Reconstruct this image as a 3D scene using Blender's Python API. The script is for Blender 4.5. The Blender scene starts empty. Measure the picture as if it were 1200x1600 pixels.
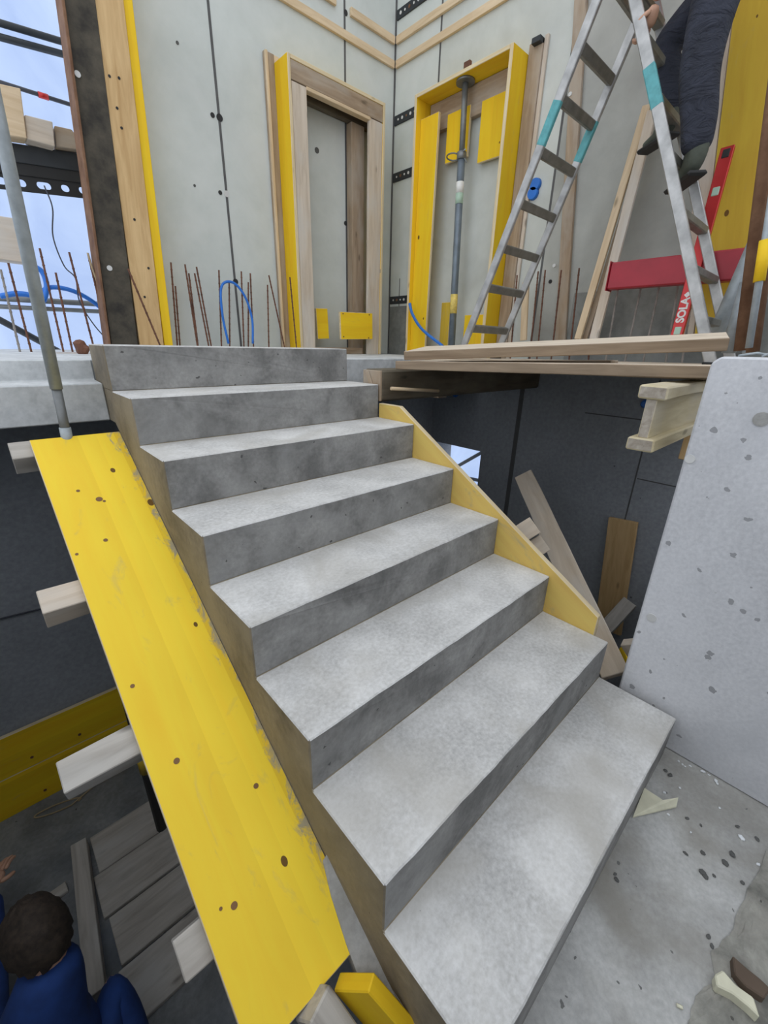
import bpy, bmesh, math, random
from mathutils import Vector, Matrix, Euler
random.seed(7)
SC = bpy.context.scene
COL = SC.collection

# ------------------------------------------------------------------ camera
F_PX = 653.84                       # focal length in pixels of the 1200 x 1600 frame
CAM = Vector((-0.381, -0.0992, 1.421))
YAW, PITCH, ROLL = 0.7525, 0.3779, 0.0240
def _cam_axes():
    f = Vector((math.sin(YAW)*math.cos(PITCH), math.cos(YAW)*math.cos(PITCH), -math.sin(PITCH)))
    r = Vector((math.cos(YAW), -math.sin(YAW), 0)); u = r.cross(f)
    return (math.cos(ROLL)*r + math.sin(ROLL)*u, -math.sin(ROLL)*r + math.cos(ROLL)*u, f)
CR, CU, CF = _cam_axes()
cd = bpy.data.cameras.new('camera'); cam = bpy.data.objects.new('camera', cd); COL.objects.link(cam)
m3 = Matrix((CR, CU, -CF)).transposed()
cam.matrix_world = Matrix.Translation(CAM) @ m3.to_4x4()
cd.sensor_fit = 'VERTICAL'; cd.sensor_height = 36.0; cd.lens = F_PX/1600*36.0
cd.clip_start = 0.02; cd.clip_end = 200
SC.camera = cam

# ------------------------------------------------------------------ sky and exposure
SC.view_settings.view_transform = 'Standard'; SC.view_settings.look = 'None'
SC.view_settings.gamma = 1.0; SC.view_settings.use_curve_mapping = False
SC.view_settings.exposure = 0.38
W = bpy.data.worlds.new('overcast_sky'); SC.world = W; W.use_nodes = True
nt = W.node_tree; nt.nodes.clear()
wo = nt.nodes.new('ShaderNodeOutputWorld'); bg = nt.nodes.new('ShaderNodeBackground')
tc = nt.nodes.new('ShaderNodeTexCoord'); no = nt.nodes.new('ShaderNodeTexNoise')
no.inputs['Scale'].default_value = 2.2; no.inputs['Detail'].default_value = 5
rp = nt.nodes.new('ShaderNodeValToRGB')
rp.color_ramp.elements[0].position = .32; rp.color_ramp.elements[0].color = (.66, .72, .82, 1)
rp.color_ramp.elements[1].position = .66; rp.color_ramp.elements[1].color = (.88, .90, .93, 1)
nt.links.new(tc.outputs['Generated'], no.inputs['Vector']); nt.links.new(no.outputs['Fac'], rp.inputs['Fac'])
nt.links.new(rp.outputs['Color'], bg.inputs['Color']); nt.links.new(bg.outputs['Background'], wo.inputs['Surface'])
bg.inputs['Strength'].default_value = 1.25

# ------------------------------------------------------------------ pixel -> place on a known plane
def ray(px, py): return CR*((px-600)/F_PX) - CU*((py-800)/F_PX) + CF
def H(px, py, ax, v):
    d = ray(px, py); i = 'xyz'.index(ax); return CAM + d*((v-CAM[i])/d[i])
def D(px, py, dep): return CAM + ray(px, py)*dep

# ------------------------------------------------------------------ materials
def _new(name):
    m = bpy.data.materials.new(name); m.use_nodes = True
    t = m.node_tree; b = t.nodes['Principled BSDF']; return m, t, b
def nd(t, typ, **k):
    n = t.nodes.new(typ)
    for a, v in k.items():
        if a in n.inputs: n.inputs[a].default_value = v
        else: setattr(n, a, v)
    return n
def ramp(t, fac, *st):
    r = t.nodes.new('ShaderNodeValToRGB'); e = r.color_ramp.elements
    while len(e) < len(st): e.new(.5)
    for x, (p, c) in zip(e, st):
        x.position = p; x.color = (*c, 1) if len(c) == 3 else c
    t.links.new(fac, r.inputs['Fac']); return r.outputs['Color']
def mix(t, fac, a, b, mode='MIX'):
    n = t.nodes.new('ShaderNodeMix'); n.data_type = 'RGBA'; n.blend_type = mode
    for s, v in ((n.inputs[0], fac), (n.inputs[6], a), (n.inputs[7], b)):
        if hasattr(v, 'links'): t.links.new(v, s)
        elif isinstance(v, tuple): s.default_value = (*v, 1)
        else: s.default_value = v
    return n.outputs[2]
def coords(t, scale=(1, 1, 1), rnd=True):
    c = t.nodes.new('ShaderNodeTexCoord'); mp = t.nodes.new('ShaderNodeMapping')
    mp.inputs['Scale'].default_value = scale; t.links.new(c.outputs['Object'], mp.inputs['Vector'])
    if rnd:
        oi = t.nodes.new('ShaderNodeObjectInfo'); mu = nd(t, 'ShaderNodeMath', operation='MULTIPLY'); mu.inputs[1].default_value = 17.3
        t.links.new(oi.outputs['Random'], mu.inputs[0]); cb = t.nodes.new('ShaderNodeCombineXYZ')
        for i in range(3): t.links.new(mu.outputs[0], cb.inputs[i])
        t.links.new(cb.outputs[0], mp.inputs['Location'])
    return mp.outputs['Vector']
def noise(t, v, s, d=5, r=.55, dist=0):
    n = nd(t, 'ShaderNodeTexNoise', Scale=s, Detail=d, Roughness=r, Distortion=dist); t.links.new(v, n.inputs['Vector']); return n.outputs['Fac']
def bump(t, b, h, st, dist=.01):
    n = nd(t, 'ShaderNodeBump', Strength=st, Distance=dist); t.links.new(h, n.inputs['Height']); t.links.new(n.outputs['Normal'], b.inputs['Normal'])
def sc(c, k): return tuple(min(1, x*k) for x in c)
def plain(name, c, rough=.6, metal=0, var=.12, s=9):
    m, t, b = _new(name); v = coords(t)
    t.links.new(ramp(t, noise(t, v, s), (.3, sc(c, 1-var)), (.7, sc(c, 1+var))), b.inputs['Base Color'])
    b.inputs['Roughness'].default_value = rough; b.inputs['Metallic'].default_value = metal; return m
def concrete(name, c, var=.16, s=2.5, pits=.5, pit_s=16, rough=.88, bmp=.25, tint=None, tint_s=1.3, tint_a=.5, fine=40, fw=.35, pit_d=.38):
    m, t, b = _new(name); v = coords(t, rnd=False)
    big = noise(t, v, s, 7, .62, .3); small = noise(t, v, fine, 4, .6)
    col = ramp(t, big, (.36, sc(c, 1-var)), (.5, c), (.64, sc(c, 1+var)))
    col = mix(t, fw, col, ramp(t, small, (.3, (.30, .30, .30)), (.7, (.68, .68, .68))), 'OVERLAY')
    if tint:
        col = mix(t, ramp(t, noise(t, v, tint_s, 4, .5, .8), (.48, (0, 0, 0)), (.72, (tint_a,)*3)), col, tint)
    hgt = small
    if pits > 0:
        wv = nd(t, 'ShaderNodeTexNoise', Scale=34, Detail=3); t.links.new(v, wv.inputs['Vector']); wm = nd(t, 'ShaderNodeVectorMath', operation='MULTIPLY_ADD')
        t.links.new(wv.outputs['Color'], wm.inputs[0]); wm.inputs[1].default_value = (.035, .03, .022); t.links.new(v, wm.inputs[2])
        vo = nd(t, 'ShaderNodeTexVoronoi', Scale=pit_s, Randomness=1.0); t.links.new(wm.outputs[0], vo.inputs['Vector'])
        sep = t.nodes.new('ShaderNodeSeparateColor'); t.links.new(vo.outputs['Color'], sep.inputs[0])
        th = nd(t, 'ShaderNodeMath', operation='MULTIPLY'); t.links.new(sep.outputs[0], th.inputs[0]); th.inputs[1].default_value = .17*pits*2
        lt = nd(t, 'ShaderNodeMath', operation='LESS_THAN'); t.links.new(vo.outputs['Distance'], lt.inputs[0]); t.links.new(th.outputs[0], lt.inputs[1])
        gt = nd(t, 'ShaderNodeMath', operation='GREATER_THAN'); t.links.new(sep.outputs[1], gt.inputs[0]); gt.inputs[1].default_value = .60
        mm = nd(t, 'ShaderNodeMath', operation='MULTIPLY'); t.links.new(lt.outputs[0], mm.inputs[0]); t.links.new(gt.outputs[0], mm.inputs[1])
        col = mix(t, mm.outputs[0], col, sc(c, pit_d))
        sb = nd(t, 'ShaderNodeMath', operation='SUBTRACT'); t.links.new(small, sb.inputs[0]); t.links.new(mm.outputs[0], sb.inputs[1]); hgt = sb.outputs[0]
    t.links.new(col, b.inputs['Base Color']); b.inputs['Roughness'].default_value = rough
    bump(t, b, hgt, bmp, .006); return m
def wood(name, c1, c2, rough=.75, grain=16, grey=None):
    m, t, b = _new(name); v = coords(t, (1.6, grain, grain))
    g = noise(t, v, 1.6, 6, .6, .6)
    col = ramp(t, g, (.30, c1), (.68, c2))
    v2 = coords(t, (3.2, 9, 9)); vo = nd(t, 'ShaderNodeTexVoronoi', Scale=1.0); t.links.new(v2, vo.inputs['Vector'])
    col = mix(t, ramp(t, vo.outputs['Distance'], (.05, (.75,)*3), (.13, (0, 0, 0))), col, sc(c1, .42))
    if grey:
        col = mix(t, ramp(t, noise(t, coords(t, (2, 5, 5)), 1.2, 4), (.45, (0, 0, 0)), (.65, (.8,)*3)), col, grey)
    t.links.new(col, b.inputs['Base Color']); b.inputs['Roughness'].default_value = rough
    bump(t, b, g, .2, .004); return m
def yellow(name, c=(.88, .59, .025), worn=.35, lam=8.5, edge=None):
    m, t, b = _new(name); v = coords(t, (1, 1, 1), rnd=False)
    sx = t.nodes.new('ShaderNodeSeparateXYZ'); t.links.new(v, sx.inputs[0])
    a = nd(t, 'ShaderNodeMath', operation='MULTIPLY'); a.inputs[1].default_value = lam; t.links.new(sx.outputs['Y'], a.inputs[0])
    fl = nd(t, 'ShaderNodeMath', operation='FLOOR'); t.links.new(a.outputs[0], fl.inputs[0])
    oi = t.nodes.new('ShaderNodeObjectInfo'); ad = nd(t, 'ShaderNodeMath', operation='ADD'); t.links.new(fl.outputs[0], ad.inputs[0]); t.links.new(oi.outputs['Random'], ad.inputs[1])
    wn = nd(t, 'ShaderNodeTexWhiteNoise', noise_dimensions='1D'); t.links.new(ad.outputs[0], wn.inputs['W'])
    col = ramp(t, wn.outputs['Value'], (0, sc(c, .90)), (1, sc(c, 1.06)))
    g = noise(t, coords(t, (1.3, 11, 11)), 1.5, 6, .6, .5)
    col = mix(t, .5, col, ramp(t, g, (.28, (.38, .34, .30)), (.7, (.60, .58, .50))), 'OVERLAY')
    w = noise(t, coords(t, (2.5, 6, 6)), 1.4, 8, .68, 1.2)
    col = mix(t, ramp(t, w, (.62-.06*worn, (0, 0, 0)), (.78-.1*worn, (.85*worn,)*3)), col, (.42, .36, .22))
    if edge:                       # cement smears along the edge that touched the concrete
        mr = nd(t, 'ShaderNodeMapRange'); t.links.new(sx.outputs['Y'], mr.inputs['Value']); mr.inputs['From Min'].default_value = edge+.075; mr.inputs['From Max'].default_value = edge
        e2 = noise(t, coords(t, (3.5, 7, 7)), 2.2, 8, .7, .8); am = nd(t, 'ShaderNodeMath', operation='ADD'); t.links.new(e2, am.inputs[0])
        mu2 = nd(t, 'ShaderNodeMath', operation='MULTIPLY'); t.links.new(mr.outputs[0], mu2.inputs[0]); mu2.inputs[1].default_value = .25; t.links.new(mu2.outputs[0], am.inputs[1])
        col = mix(t, ramp(t, am.outputs[0], (.70, (0, 0, 0)), (.80, (.85,)*3)), col, (.33, .31, .26))
    vo = nd(t, 'ShaderNodeTexVoronoi', Scale=1.0, Randomness=1.0); t.links.new(coords(t, (4.2, 6.5, 6.5)), vo.inputs['Vector'])
    sepc = t.nodes.new('ShaderNodeSeparateColor'); t.links.new(vo.outputs['Color'], sepc.inputs[0])
    th = nd(t, 'ShaderNodeMath', operation='MULTIPLY'); t.links.new(sepc.outputs[0], th.inputs[0]); th.inputs[1].default_value = .085
    lt = nd(t, 'ShaderNodeMath', operation='LESS_THAN'); t.links.new(vo.outputs['Distance'], lt.inputs[0]); t.links.new(th.outputs[0], lt.inputs[1])
    col = mix(t, lt.outputs[0], col, (.16, .085, .02))
    t.links.new(col, b.inputs['Base Color']); b.inputs['Roughness'].default_value = .6; b.inputs['Specular IOR Level'].default_value = .2
    bump(t, b, g, .12, .004); return m
def rust(name, c1=(.10, .045, .03), c2=(.22, .10, .06), s=14, metal=.2):
    m, t, b = _new(name); v = coords(t)
    t.links.new(ramp(t, noise(t, v, s, 6, .65), (.3, c1), (.7, c2)), b.inputs['Base Color'])
    b.inputs['Roughness'].default_value = .8; b.inputs['Metallic'].default_value = metal; return m

M = dict(
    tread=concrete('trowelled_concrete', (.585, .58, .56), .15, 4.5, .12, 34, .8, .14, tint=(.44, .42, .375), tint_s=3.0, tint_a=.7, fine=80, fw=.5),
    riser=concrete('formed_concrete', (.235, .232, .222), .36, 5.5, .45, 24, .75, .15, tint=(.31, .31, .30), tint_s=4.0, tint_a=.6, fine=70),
    side=concrete('formed_side_yellow_bounce', (.215, .18, .125), .28, 4.0, .35, 14, .85, .25, tint=(.30, .26, .185), tint_s=2.6, tint_a=.6),  # formed concrete, browned to carry the light bounced off the yellow board
    wallc=concrete('smooth_grey_concrete', (.60, .605, .62), .09, 1.8, .85, 28, .75, .10, tint=(.47, .48, .50), tint_s=2.2, tint_a=.6, fine=80, pit_d=.52),
    slab=concrete('pale_slab_concrete', (.56, .58, .585), .16, 4.5, .45, 14, .85, .25),
    landing=concrete('dirty_floor_concrete', (.40, .40, .385), .2, 3.4, .45, 30, .85, .3, tint=(.24, .225, .19), tint_s=2.6, tint_a=.75, fine=70),
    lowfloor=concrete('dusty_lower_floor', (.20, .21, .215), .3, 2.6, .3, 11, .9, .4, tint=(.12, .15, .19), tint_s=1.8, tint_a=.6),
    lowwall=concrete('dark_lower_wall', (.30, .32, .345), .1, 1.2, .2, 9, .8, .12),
    panel=concrete('grey_green_formwork_face', (.575, .61, .58), .055, 1.3, .08, 10, .6, .02, tint=(.66, .68, .655), tint_s=1.9, tint_a=.6, fine=9, fw=.12),
    panel_r=concrete('streaky_formwork_face', (.55, .575, .54), .09, 1.1, .08, 10, .6, .02, tint=(.42, .43, .39), tint_s=1.2, tint_a=.65, fine=9, fw=.12),
    panel_d=concrete('dark_formwork_face', (.40, .405, .37), .14, 1.3, .08, 10, .6, .02, tint=(.27, .265, .235), tint_s=1.4, tint_a=.7, fine=9, fw=.12),  # darker, blotchy variant of the formwork face
    low_dark=concrete('dark_low_face', (.20, .205, .19), .25, 2.5, .2, 12, .7, .06, tint=(.30, .30, .27), tint_s=2.5, tint_a=.6, fine=20),
    joint=plain('dark_joint', (.10, .10, .10), .8),
    hole=plain('tie_hole_dark', (.03, .03, .03), .9),
    rivet=plain('pale_cap', (.62, .62, .60), .6),
    yel=yellow('yellow_shuttering_board', worn=.30), yel_worn=yellow('scuffed_yellow_board', (.97, .685, .05), worn=.5, lam=16, edge=-.15),
    yel_old=yellow('dull_yellow_board', (.60, .42, .05), worn=.5, lam=7),
    yel_pale=yellow('pale_yellow_board', (.74, .54, .16), worn=.8, lam=7),
    ply=wood('pale_ply_edge', (.60, .47, .27), (.78, .66, .43), grain=26),
    pine=wood('fresh_pine', (.58, .43, .26), (.74, .59, .40)),
    pine_w=wood('weathered_pine', (.50, .41, .31), (.68, .59, .48), grey=(.60, .56, .50)),
    brown=wood('brown_timber', (.27, .19, .12), (.42, .32, .22), grey=(.42, .36, .29)),
    orange=wood('orange_pine_post', (.50, .31, .13), (.68, .47, .23)),
    grey=wood('grey_cement_timber', (.34, .31, .27), (.52, .49, .44), grey=(.55, .54, .51)),
    dark=wood('dark_timber', (.055, .045, .03), (.13, .10, .065), grey=(.16, .14, .10)),
    knot=plain('knot_brown', (.20, .10, .035), .7), girder=wood('girder_wood', (.46, .38, .22), (.64, .56, .37), grey=(.55, .50, .40)), girder_end=wood('weathered_girder_end', (.26, .22, .17), (.46, .41, .34), grain=22), mottled=rust('mottled_dirty_steel', (.018, .016, .013), (.10, .085, .06), 7, 0),
    plankside=wood('plank_side', (.19, .135, .085), (.32, .24, .16)), planktop=wood('plank_top', (.56, .46, .35), (.72, .63, .50)),
    rusty=rust('rusty_steel'), steel_d=plain('dark_steel', (.045, .05, .055), .55, .5),
    rebar_g=rust('cement_smeared_rebar', (.20, .18, .16), (.36, .33, .30)),
    rustpipe=rust('rusty_brown_pipe', (.13, .06, .03), (.27, .15, .085), 9),
    galv=plain('galvanised_steel', (.36, .40, .42), .5, .25, .18, 22),
    alu=plain('scuffed_aluminium', (.42, .42, .41), .42, .55, .28, 12),
    alu_d=plain('dull_aluminium_rung', (.24, .235, .21), .5, .6, .2, 16),
    teal=plain('teal_paint', (.10, .36, .38), .5, 0, .2, 30),
    propblue=plain('blue_grey_prop_paint', (.17, .21, .25), .45, .3, .25, 8),
    propgrey=plain('grey_prop_tube', (.20, .21, .21), .45, .45, .2, 14),
    blue=plain('blue_plastic', (.02, .17, .62), .4, 0, .1),
    red=plain('red_enamel', (.36, .02, .035), .4, .1, .15, 6),
    redlevel=plain('red_anodised', (.52, .03, .03), .3, .3, .1),
    white=plain('white_print', (.78, .78, .75), .6), label=plain('yellow_label', (.75, .58, .15), .6, 0, .25, 40),
    green=plain('pale_green_label', (.45, .62, .50), .6),
    black=plain('black_rubber', (.02, .02, .02), .7), cable=plain('dark_cable', (.05, .055, .07), .6),
    rope=plain('tan_rope', (.42, .33, .20), .9),
    navy=plain('navy_work_cloth', (.022, .026, .040), .9, 0, .25, 14), bluecloth=plain('blue_work_cloth', (.012, .045, .19), .9, 0, .3, 10),
    hivis=plain('orange_high_visibility_cloth', (.80, .11, .03), .8), skin=plain('skin', (.52, .30, .20), .55),
    hair=plain('dark_brown_hair', (.03, .02, .013), .8, 0, .5, 60), boot=plain('dusty_work_boot', (.075, .085, .065), .8, 0, .3, 20),
    glove=plain('orange_glove', (.42, .20, .09), .8), paper=plain('creamy_scrap', (.68, .66, .50), .8, 0, .15, 14),
    crumb=plain('white_crumb', (.72, .74, .75), .8), stone=plain('dark_crumb', (.10, .10, .095), .9), muck=plain('brown_muck', (.12, .085, .06), .9),
)
def sheet_mat():
    m, t, b = _new('pale_blue_sheeting'); v = coords(t, rnd=False)
    col = ramp(t, noise(t, v, 1.1, 5, .55, .6), (.3, (.40, .50, .73)), (.7, (.56, .66, .84)))
    t.nodes.remove(b); o = t.nodes['Material Output']
    d = nd(t, 'ShaderNodeBsdfDiffuse'); tr = nd(t, 'ShaderNodeBsdfTranslucent'); mx = nd(t, 'ShaderNodeMixShader'); mx.inputs[0].default_value = .62
    for n in (d, tr): t.links.new(col, n.inputs['Color'])
    t.links.new(d.outputs[0], mx.inputs[1]); t.links.new(tr.outputs[0], mx.inputs[2]); t.links.new(mx.outputs[0], o.inputs['Surface']); return m
M['sheet'] = sheet_mat()

# ------------------------------------------------------------------ builders
def tag(o, label=None, cat=None, group=None, kind=None):
    if label: o['label'] = label
    if cat: o['category'] = cat
    if group: o['group'] = group
    if kind: o['kind'] = kind
    return o
def link(o, parent):
    COL.objects.link(o)
    if parent is not None:
        o.parent = parent; o.matrix_parent_inverse = parent.matrix_basis.inverted()
    return o
def thing(name, loc, label, cat, group=None, kind=None):
    o = bpy.data.objects.new(name, None); o.location = loc; o.empty_display_size = .05; COL.objects.link(o)
    return tag(o, label, cat, group, kind)
def obj(name, bm, mats, parent=None, mtx=None, smooth=False):
    me = bpy.data.meshes.new(name); bm.normal_update(); bm.to_mesh(me); bm.free()
    for m in (mats if isinstance(mats, (list, tuple)) else [mats]): me.materials.append(M[m] if isinstance(m, str) else m)
    if smooth:
        for p in me.polygons: p.use_smooth = True
    o = bpy.data.objects.new(name, me); link(o, parent)
    if mtx is not None: o.matrix_basis = mtx
    return o
def cube(bm, lo, hi):
    r = bmesh.ops.create_cube(bm, size=1.0)['verts']
    c = (Vector(lo)+Vector(hi))/2; s = Vector(hi)-Vector(lo)
    for v in r: v.co = Vector((v.co.x*s.x, v.co.y*s.y, v.co.z*s.z)) + c
    return r
def bev(bm, b, seg=1):
    if b > 0: bmesh.ops.bevel(bm, geom=list(bm.edges), offset=b, segments=seg, profile=.5, affect='EDGES')
def box(name, lo, hi, mats, parent=None, b=.003):
    bm = bmesh.new(); lo, hi = [min(a, c) for a, c in zip(lo, hi)], [max(a, c) for a, c in zip(lo, hi)]
    cube(bm, lo, hi); bev(bm, b); return obj(name, bm, mats, parent)
def frame(p0, p1, up):
    x = (Vector(p1)-Vector(p0)); L = x.length; x.normalize(); z = Vector(up); z = (z - x*z.dot(x)).normalized(); y = z.cross(x)
    m = Matrix((x, y, z)).transposed().to_4x4(); m.translation = (Vector(p0)+Vector(p1))/2; return m, L
def beam(name, p0, p1, w, t, up, mats, parent=None, b=.003, jit=0, end=None):
    """a board: local X along p0-p1, local Y across (w), local Z thickness (t); with two materials the narrow faces take the second"""
    m, L = frame(p0, p1, up); bm = bmesh.new(); cube(bm, (-L/2, -w/2, -t/2), (L/2, w/2, t/2))
    if jit:
        bmesh.ops.subdivide_edges(bm, edges=[e for e in bm.edges if abs((e.verts[0].co-e.verts[1].co).x) > L*.9], cuts=7)
        for v in bm.verts: v.co.y += random.uniform(-jit, jit); v.co.z += random.uniform(-jit, jit)*.6
    bev(bm, b)
    if isinstance(mats, (list, tuple)) and len(mats) > 1:
        bm.normal_update()
        for f in bm.faces: f.material_index = 0 if abs(f.normal.z) > .8 else 1
    if end:
        mats = list(mats) if isinstance(mats, (list, tuple)) else [mats]; mats.append(end); bm.normal_update()
        for f in bm.faces:
            if abs(f.normal.x) > .8: f.material_index = len(mats)-1
    return obj(name, bm, mats, parent, m)
def sweep(bm, pts, r, seg=8, cap=True):
    pts = [Vector(p) for p in pts]; rings = []; n = len(pts); prev = None
    for i, p in enumerate(pts):
        d = (pts[min(i+1, n-1)]-pts[max(i-1, 0)]).normalized()
        if prev is None: a = d.orthogonal().normalized()
        else: a = (prev - d*prev.dot(d)).normalized()
        prev = a; c = d.cross(a); rr = r[i] if isinstance(r, (list, tuple)) else r
        rings.append([bm.verts.new(p + (a*math.cos(k*math.tau/seg)+c*math.sin(k*math.tau/seg))*rr) for k in range(seg)])
    for A, B in zip(rings, rings[1:]):
        for k in range(seg): bm.faces.new((A[k], A[(k+1) % seg], B[(k+1) % seg], B[k]))
    if cap: bm.faces.new(rings[0][::-1]); bm.faces.new(rings[-1])
def tube(name, pts, r, mats, parent=None, seg=10):
    bm = bmesh.new(); sweep(bm, pts, r, seg); o = obj(name, bm, mats, parent)
    for p in o.data.polygons: p.use_smooth = len(p.vertices) == 4
    return o
def prism(name, poly, ax, a, b_, mats, parent=None, bvl=.003):
    """polygon in the plane across axis ax, extruded from a to b_"""
    bm = bmesh.new(); idx = 'xyz'.index(ax); oth = [i for i in range(3) if i != idx]
    def P(q, v):
        c = [0, 0, 0]; c[idx] = v; c[oth[0]] = q[0]; c[oth[1]] = q[1]; return c
    A = [bm.verts.new(P(q, a)) for q in poly]; B = [bm.verts.new(P(q, b_)) for q in poly]
    bm.faces.new(A); bm.faces.new(B[::-1]); n = len(poly)
    for i in range(n): bm.faces.new((A[i], B[i], B[(i+1) % n], A[(i+1) % n]))
    bmesh.ops.recalc_face_normals(bm, faces=bm.faces); bev(bm, bvl); return bm if name is None else obj(name, bm, mats, parent)
def spline(ctrl, n=8):
    c = [Vector(p) for p in ctrl]; c = [c[0]*2-c[1]] + c + [c[-1]*2-c[-2]]; out = []
    for i in range(1, len(c)-2):
        for k in range(n):
            u = k/n; a, b, d, e = c[i-1:i+3]
            out.append(.5*((2*b)+(d-a)*u+(2*a-5*b+4*d-e)*u*u+(3*b-a-3*d+e)*u**3))
    return out + [c[-2]]
def copy_tree(root, dx, label=None):
    r = root.copy(); COL.objects.link(r); r.location = root.location + Vector(dx)
    if label: r['label'] = label
    for ch in root.children:
        c = ch.copy(); COL.objects.link(c); c.parent = r
    return r

# ================================================================== THE SETTING
h, d_, WID = .175, .2772, 1.207
SLOPE = h/d_
ZS, ZB = 1.335, 1.09             # upper slab top and underside
XW, YW = 3.20, 3.72              # formwork faces
XI, YI = 2.97, 3.50              # inner faces of the walls still to be poured
FL = -1.40                       # lower floor

# floors
s_ = tag(box('floor', (0.0, -2.6, -.2), (3.3, .24, 0), 'landing', b=.004), kind='structure')
tag(box('floor_landing_left', (-1.5, -2.6, -.2), (0.0, -.30, 0), 'landing', b=.004), kind='structure')
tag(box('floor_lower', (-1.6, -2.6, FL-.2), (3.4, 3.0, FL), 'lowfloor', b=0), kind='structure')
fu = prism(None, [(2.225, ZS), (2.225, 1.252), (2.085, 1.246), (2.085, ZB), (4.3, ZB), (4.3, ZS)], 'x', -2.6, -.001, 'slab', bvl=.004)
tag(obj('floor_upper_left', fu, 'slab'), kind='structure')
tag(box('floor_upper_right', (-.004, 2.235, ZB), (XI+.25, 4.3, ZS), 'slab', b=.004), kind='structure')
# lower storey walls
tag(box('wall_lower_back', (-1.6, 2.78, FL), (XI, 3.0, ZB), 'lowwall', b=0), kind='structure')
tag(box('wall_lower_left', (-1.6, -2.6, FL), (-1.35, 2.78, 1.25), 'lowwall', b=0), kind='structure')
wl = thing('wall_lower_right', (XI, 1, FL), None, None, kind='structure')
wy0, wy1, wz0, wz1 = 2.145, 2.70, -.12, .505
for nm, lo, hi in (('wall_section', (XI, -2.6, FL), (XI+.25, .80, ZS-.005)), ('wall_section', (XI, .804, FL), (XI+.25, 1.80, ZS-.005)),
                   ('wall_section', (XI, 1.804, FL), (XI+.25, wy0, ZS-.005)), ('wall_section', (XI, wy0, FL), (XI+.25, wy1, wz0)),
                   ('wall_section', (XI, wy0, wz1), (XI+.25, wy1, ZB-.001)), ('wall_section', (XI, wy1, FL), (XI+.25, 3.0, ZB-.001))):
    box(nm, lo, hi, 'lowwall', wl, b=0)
box('joint_strip', (XI-.004, 1.782, FL), (XI+.01, 1.822, 1.25), 'joint', wl, b=0)
box('joint_strip', (XI-.002, .797, FL), (XI+.01, .807, 1.25), 'joint', wl, b=0)
box('joint_strip', (XI-.002, -.6, .560), (XI+.01, .79, .568), 'joint', wl, b=0)
box('joint_strip', (XI-.002, .83, .975), (XI+.01, 1.25, .983), 'joint', wl, b=0)
# walls of the shell behind the viewpoint
tag(box('wall_behind', (-1.6, -2.85, FL), (3.4, -2.6, 3.6), 'wallc', b=0), kind='structure')
# the light grey concrete wall right beside the stair foot
wn_ = thing('wall_stair', (1.35, -1, 0), None, None, kind='structure')
bm = prism(None, [(.205, 0), (.215, 1.395), (.195, 1.414), (-2.6, 1.414), (-2.6, 0)], 'x', 1.236, 1.46, 'wallc', bvl=.006)
obj('wall_face', bm, 'wallc', wn_)
for px, py, r, mm in ((1018, 965, .016, 'rivet'), (1190, 655, .020, 'landing'), (1078, 717, .014, 'rivet')):
    p = H(px, py, 'x', 1.236); tube('tie_plug', [p+Vector((-.003, 0, 0)), p+Vector((.02, 0, 0))], r, mm, wn_, 16)

# staircase
stair = thing('concrete_staircase', (WID/2, 1.1, 0), 'freshly stripped bare concrete staircase of eight steps rising to the upper slab', 'staircase')
for k in range(1, 9):
    y0, y1 = (k-1)*d_, k*d_ + (0 if k == 8 else .002)
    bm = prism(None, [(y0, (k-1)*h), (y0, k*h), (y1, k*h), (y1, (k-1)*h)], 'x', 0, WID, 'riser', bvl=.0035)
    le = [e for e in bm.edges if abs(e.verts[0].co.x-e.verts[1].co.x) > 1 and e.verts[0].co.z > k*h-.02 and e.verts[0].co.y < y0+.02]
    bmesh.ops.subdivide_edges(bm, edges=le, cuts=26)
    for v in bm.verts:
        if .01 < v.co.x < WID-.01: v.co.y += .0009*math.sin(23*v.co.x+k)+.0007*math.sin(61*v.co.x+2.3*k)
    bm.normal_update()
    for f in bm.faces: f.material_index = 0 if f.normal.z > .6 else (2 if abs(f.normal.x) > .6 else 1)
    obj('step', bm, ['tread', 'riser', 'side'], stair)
CS = .175                         # vertical depth of the waist below the inner corners
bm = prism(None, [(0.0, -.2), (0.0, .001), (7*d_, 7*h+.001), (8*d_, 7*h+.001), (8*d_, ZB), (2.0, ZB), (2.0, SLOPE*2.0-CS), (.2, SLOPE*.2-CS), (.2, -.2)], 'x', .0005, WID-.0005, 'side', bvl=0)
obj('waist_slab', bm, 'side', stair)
bm = bmesh.new()
pr_ = [( .50, -.012), (.44, -.030), (.36, -.045), (.28, -.055), (.18, -.055), (.08, -.05)]
top = []; bot = []
for y, x in pr_:
    z = SLOPE*y-CS+.006
    top.append((bm.verts.new((.001, y, z+.012)), bm.verts.new((x, y, z)))); bot.append((bm.verts.new((.001, y, z-.06)), bm.verts.new((x, y, z-.05))))
for i in range(len(pr_)-1):
    bm.faces.new((top[i][0], top[i][1], top[i+1][1], top[i+1][0])); bm.faces.new((top[i][1], bot[i][1], bot[i+1][1], top[i+1][1])); bm.faces.new((bot[i][0], bot[i+1][0], bot[i+1][1], bot[i][1]))
bm.faces.new((top[-1][0], top[-1][1], bot[-1][1], bot[-1][0])); bm.faces.new((top[0][0], bot[0][0], bot[0][1], top[0][1]))
bmesh.ops.recalc_face_normals(bm, faces=bm.faces)
obj('slurry_ledge', bm, 'landing', stair)

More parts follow.
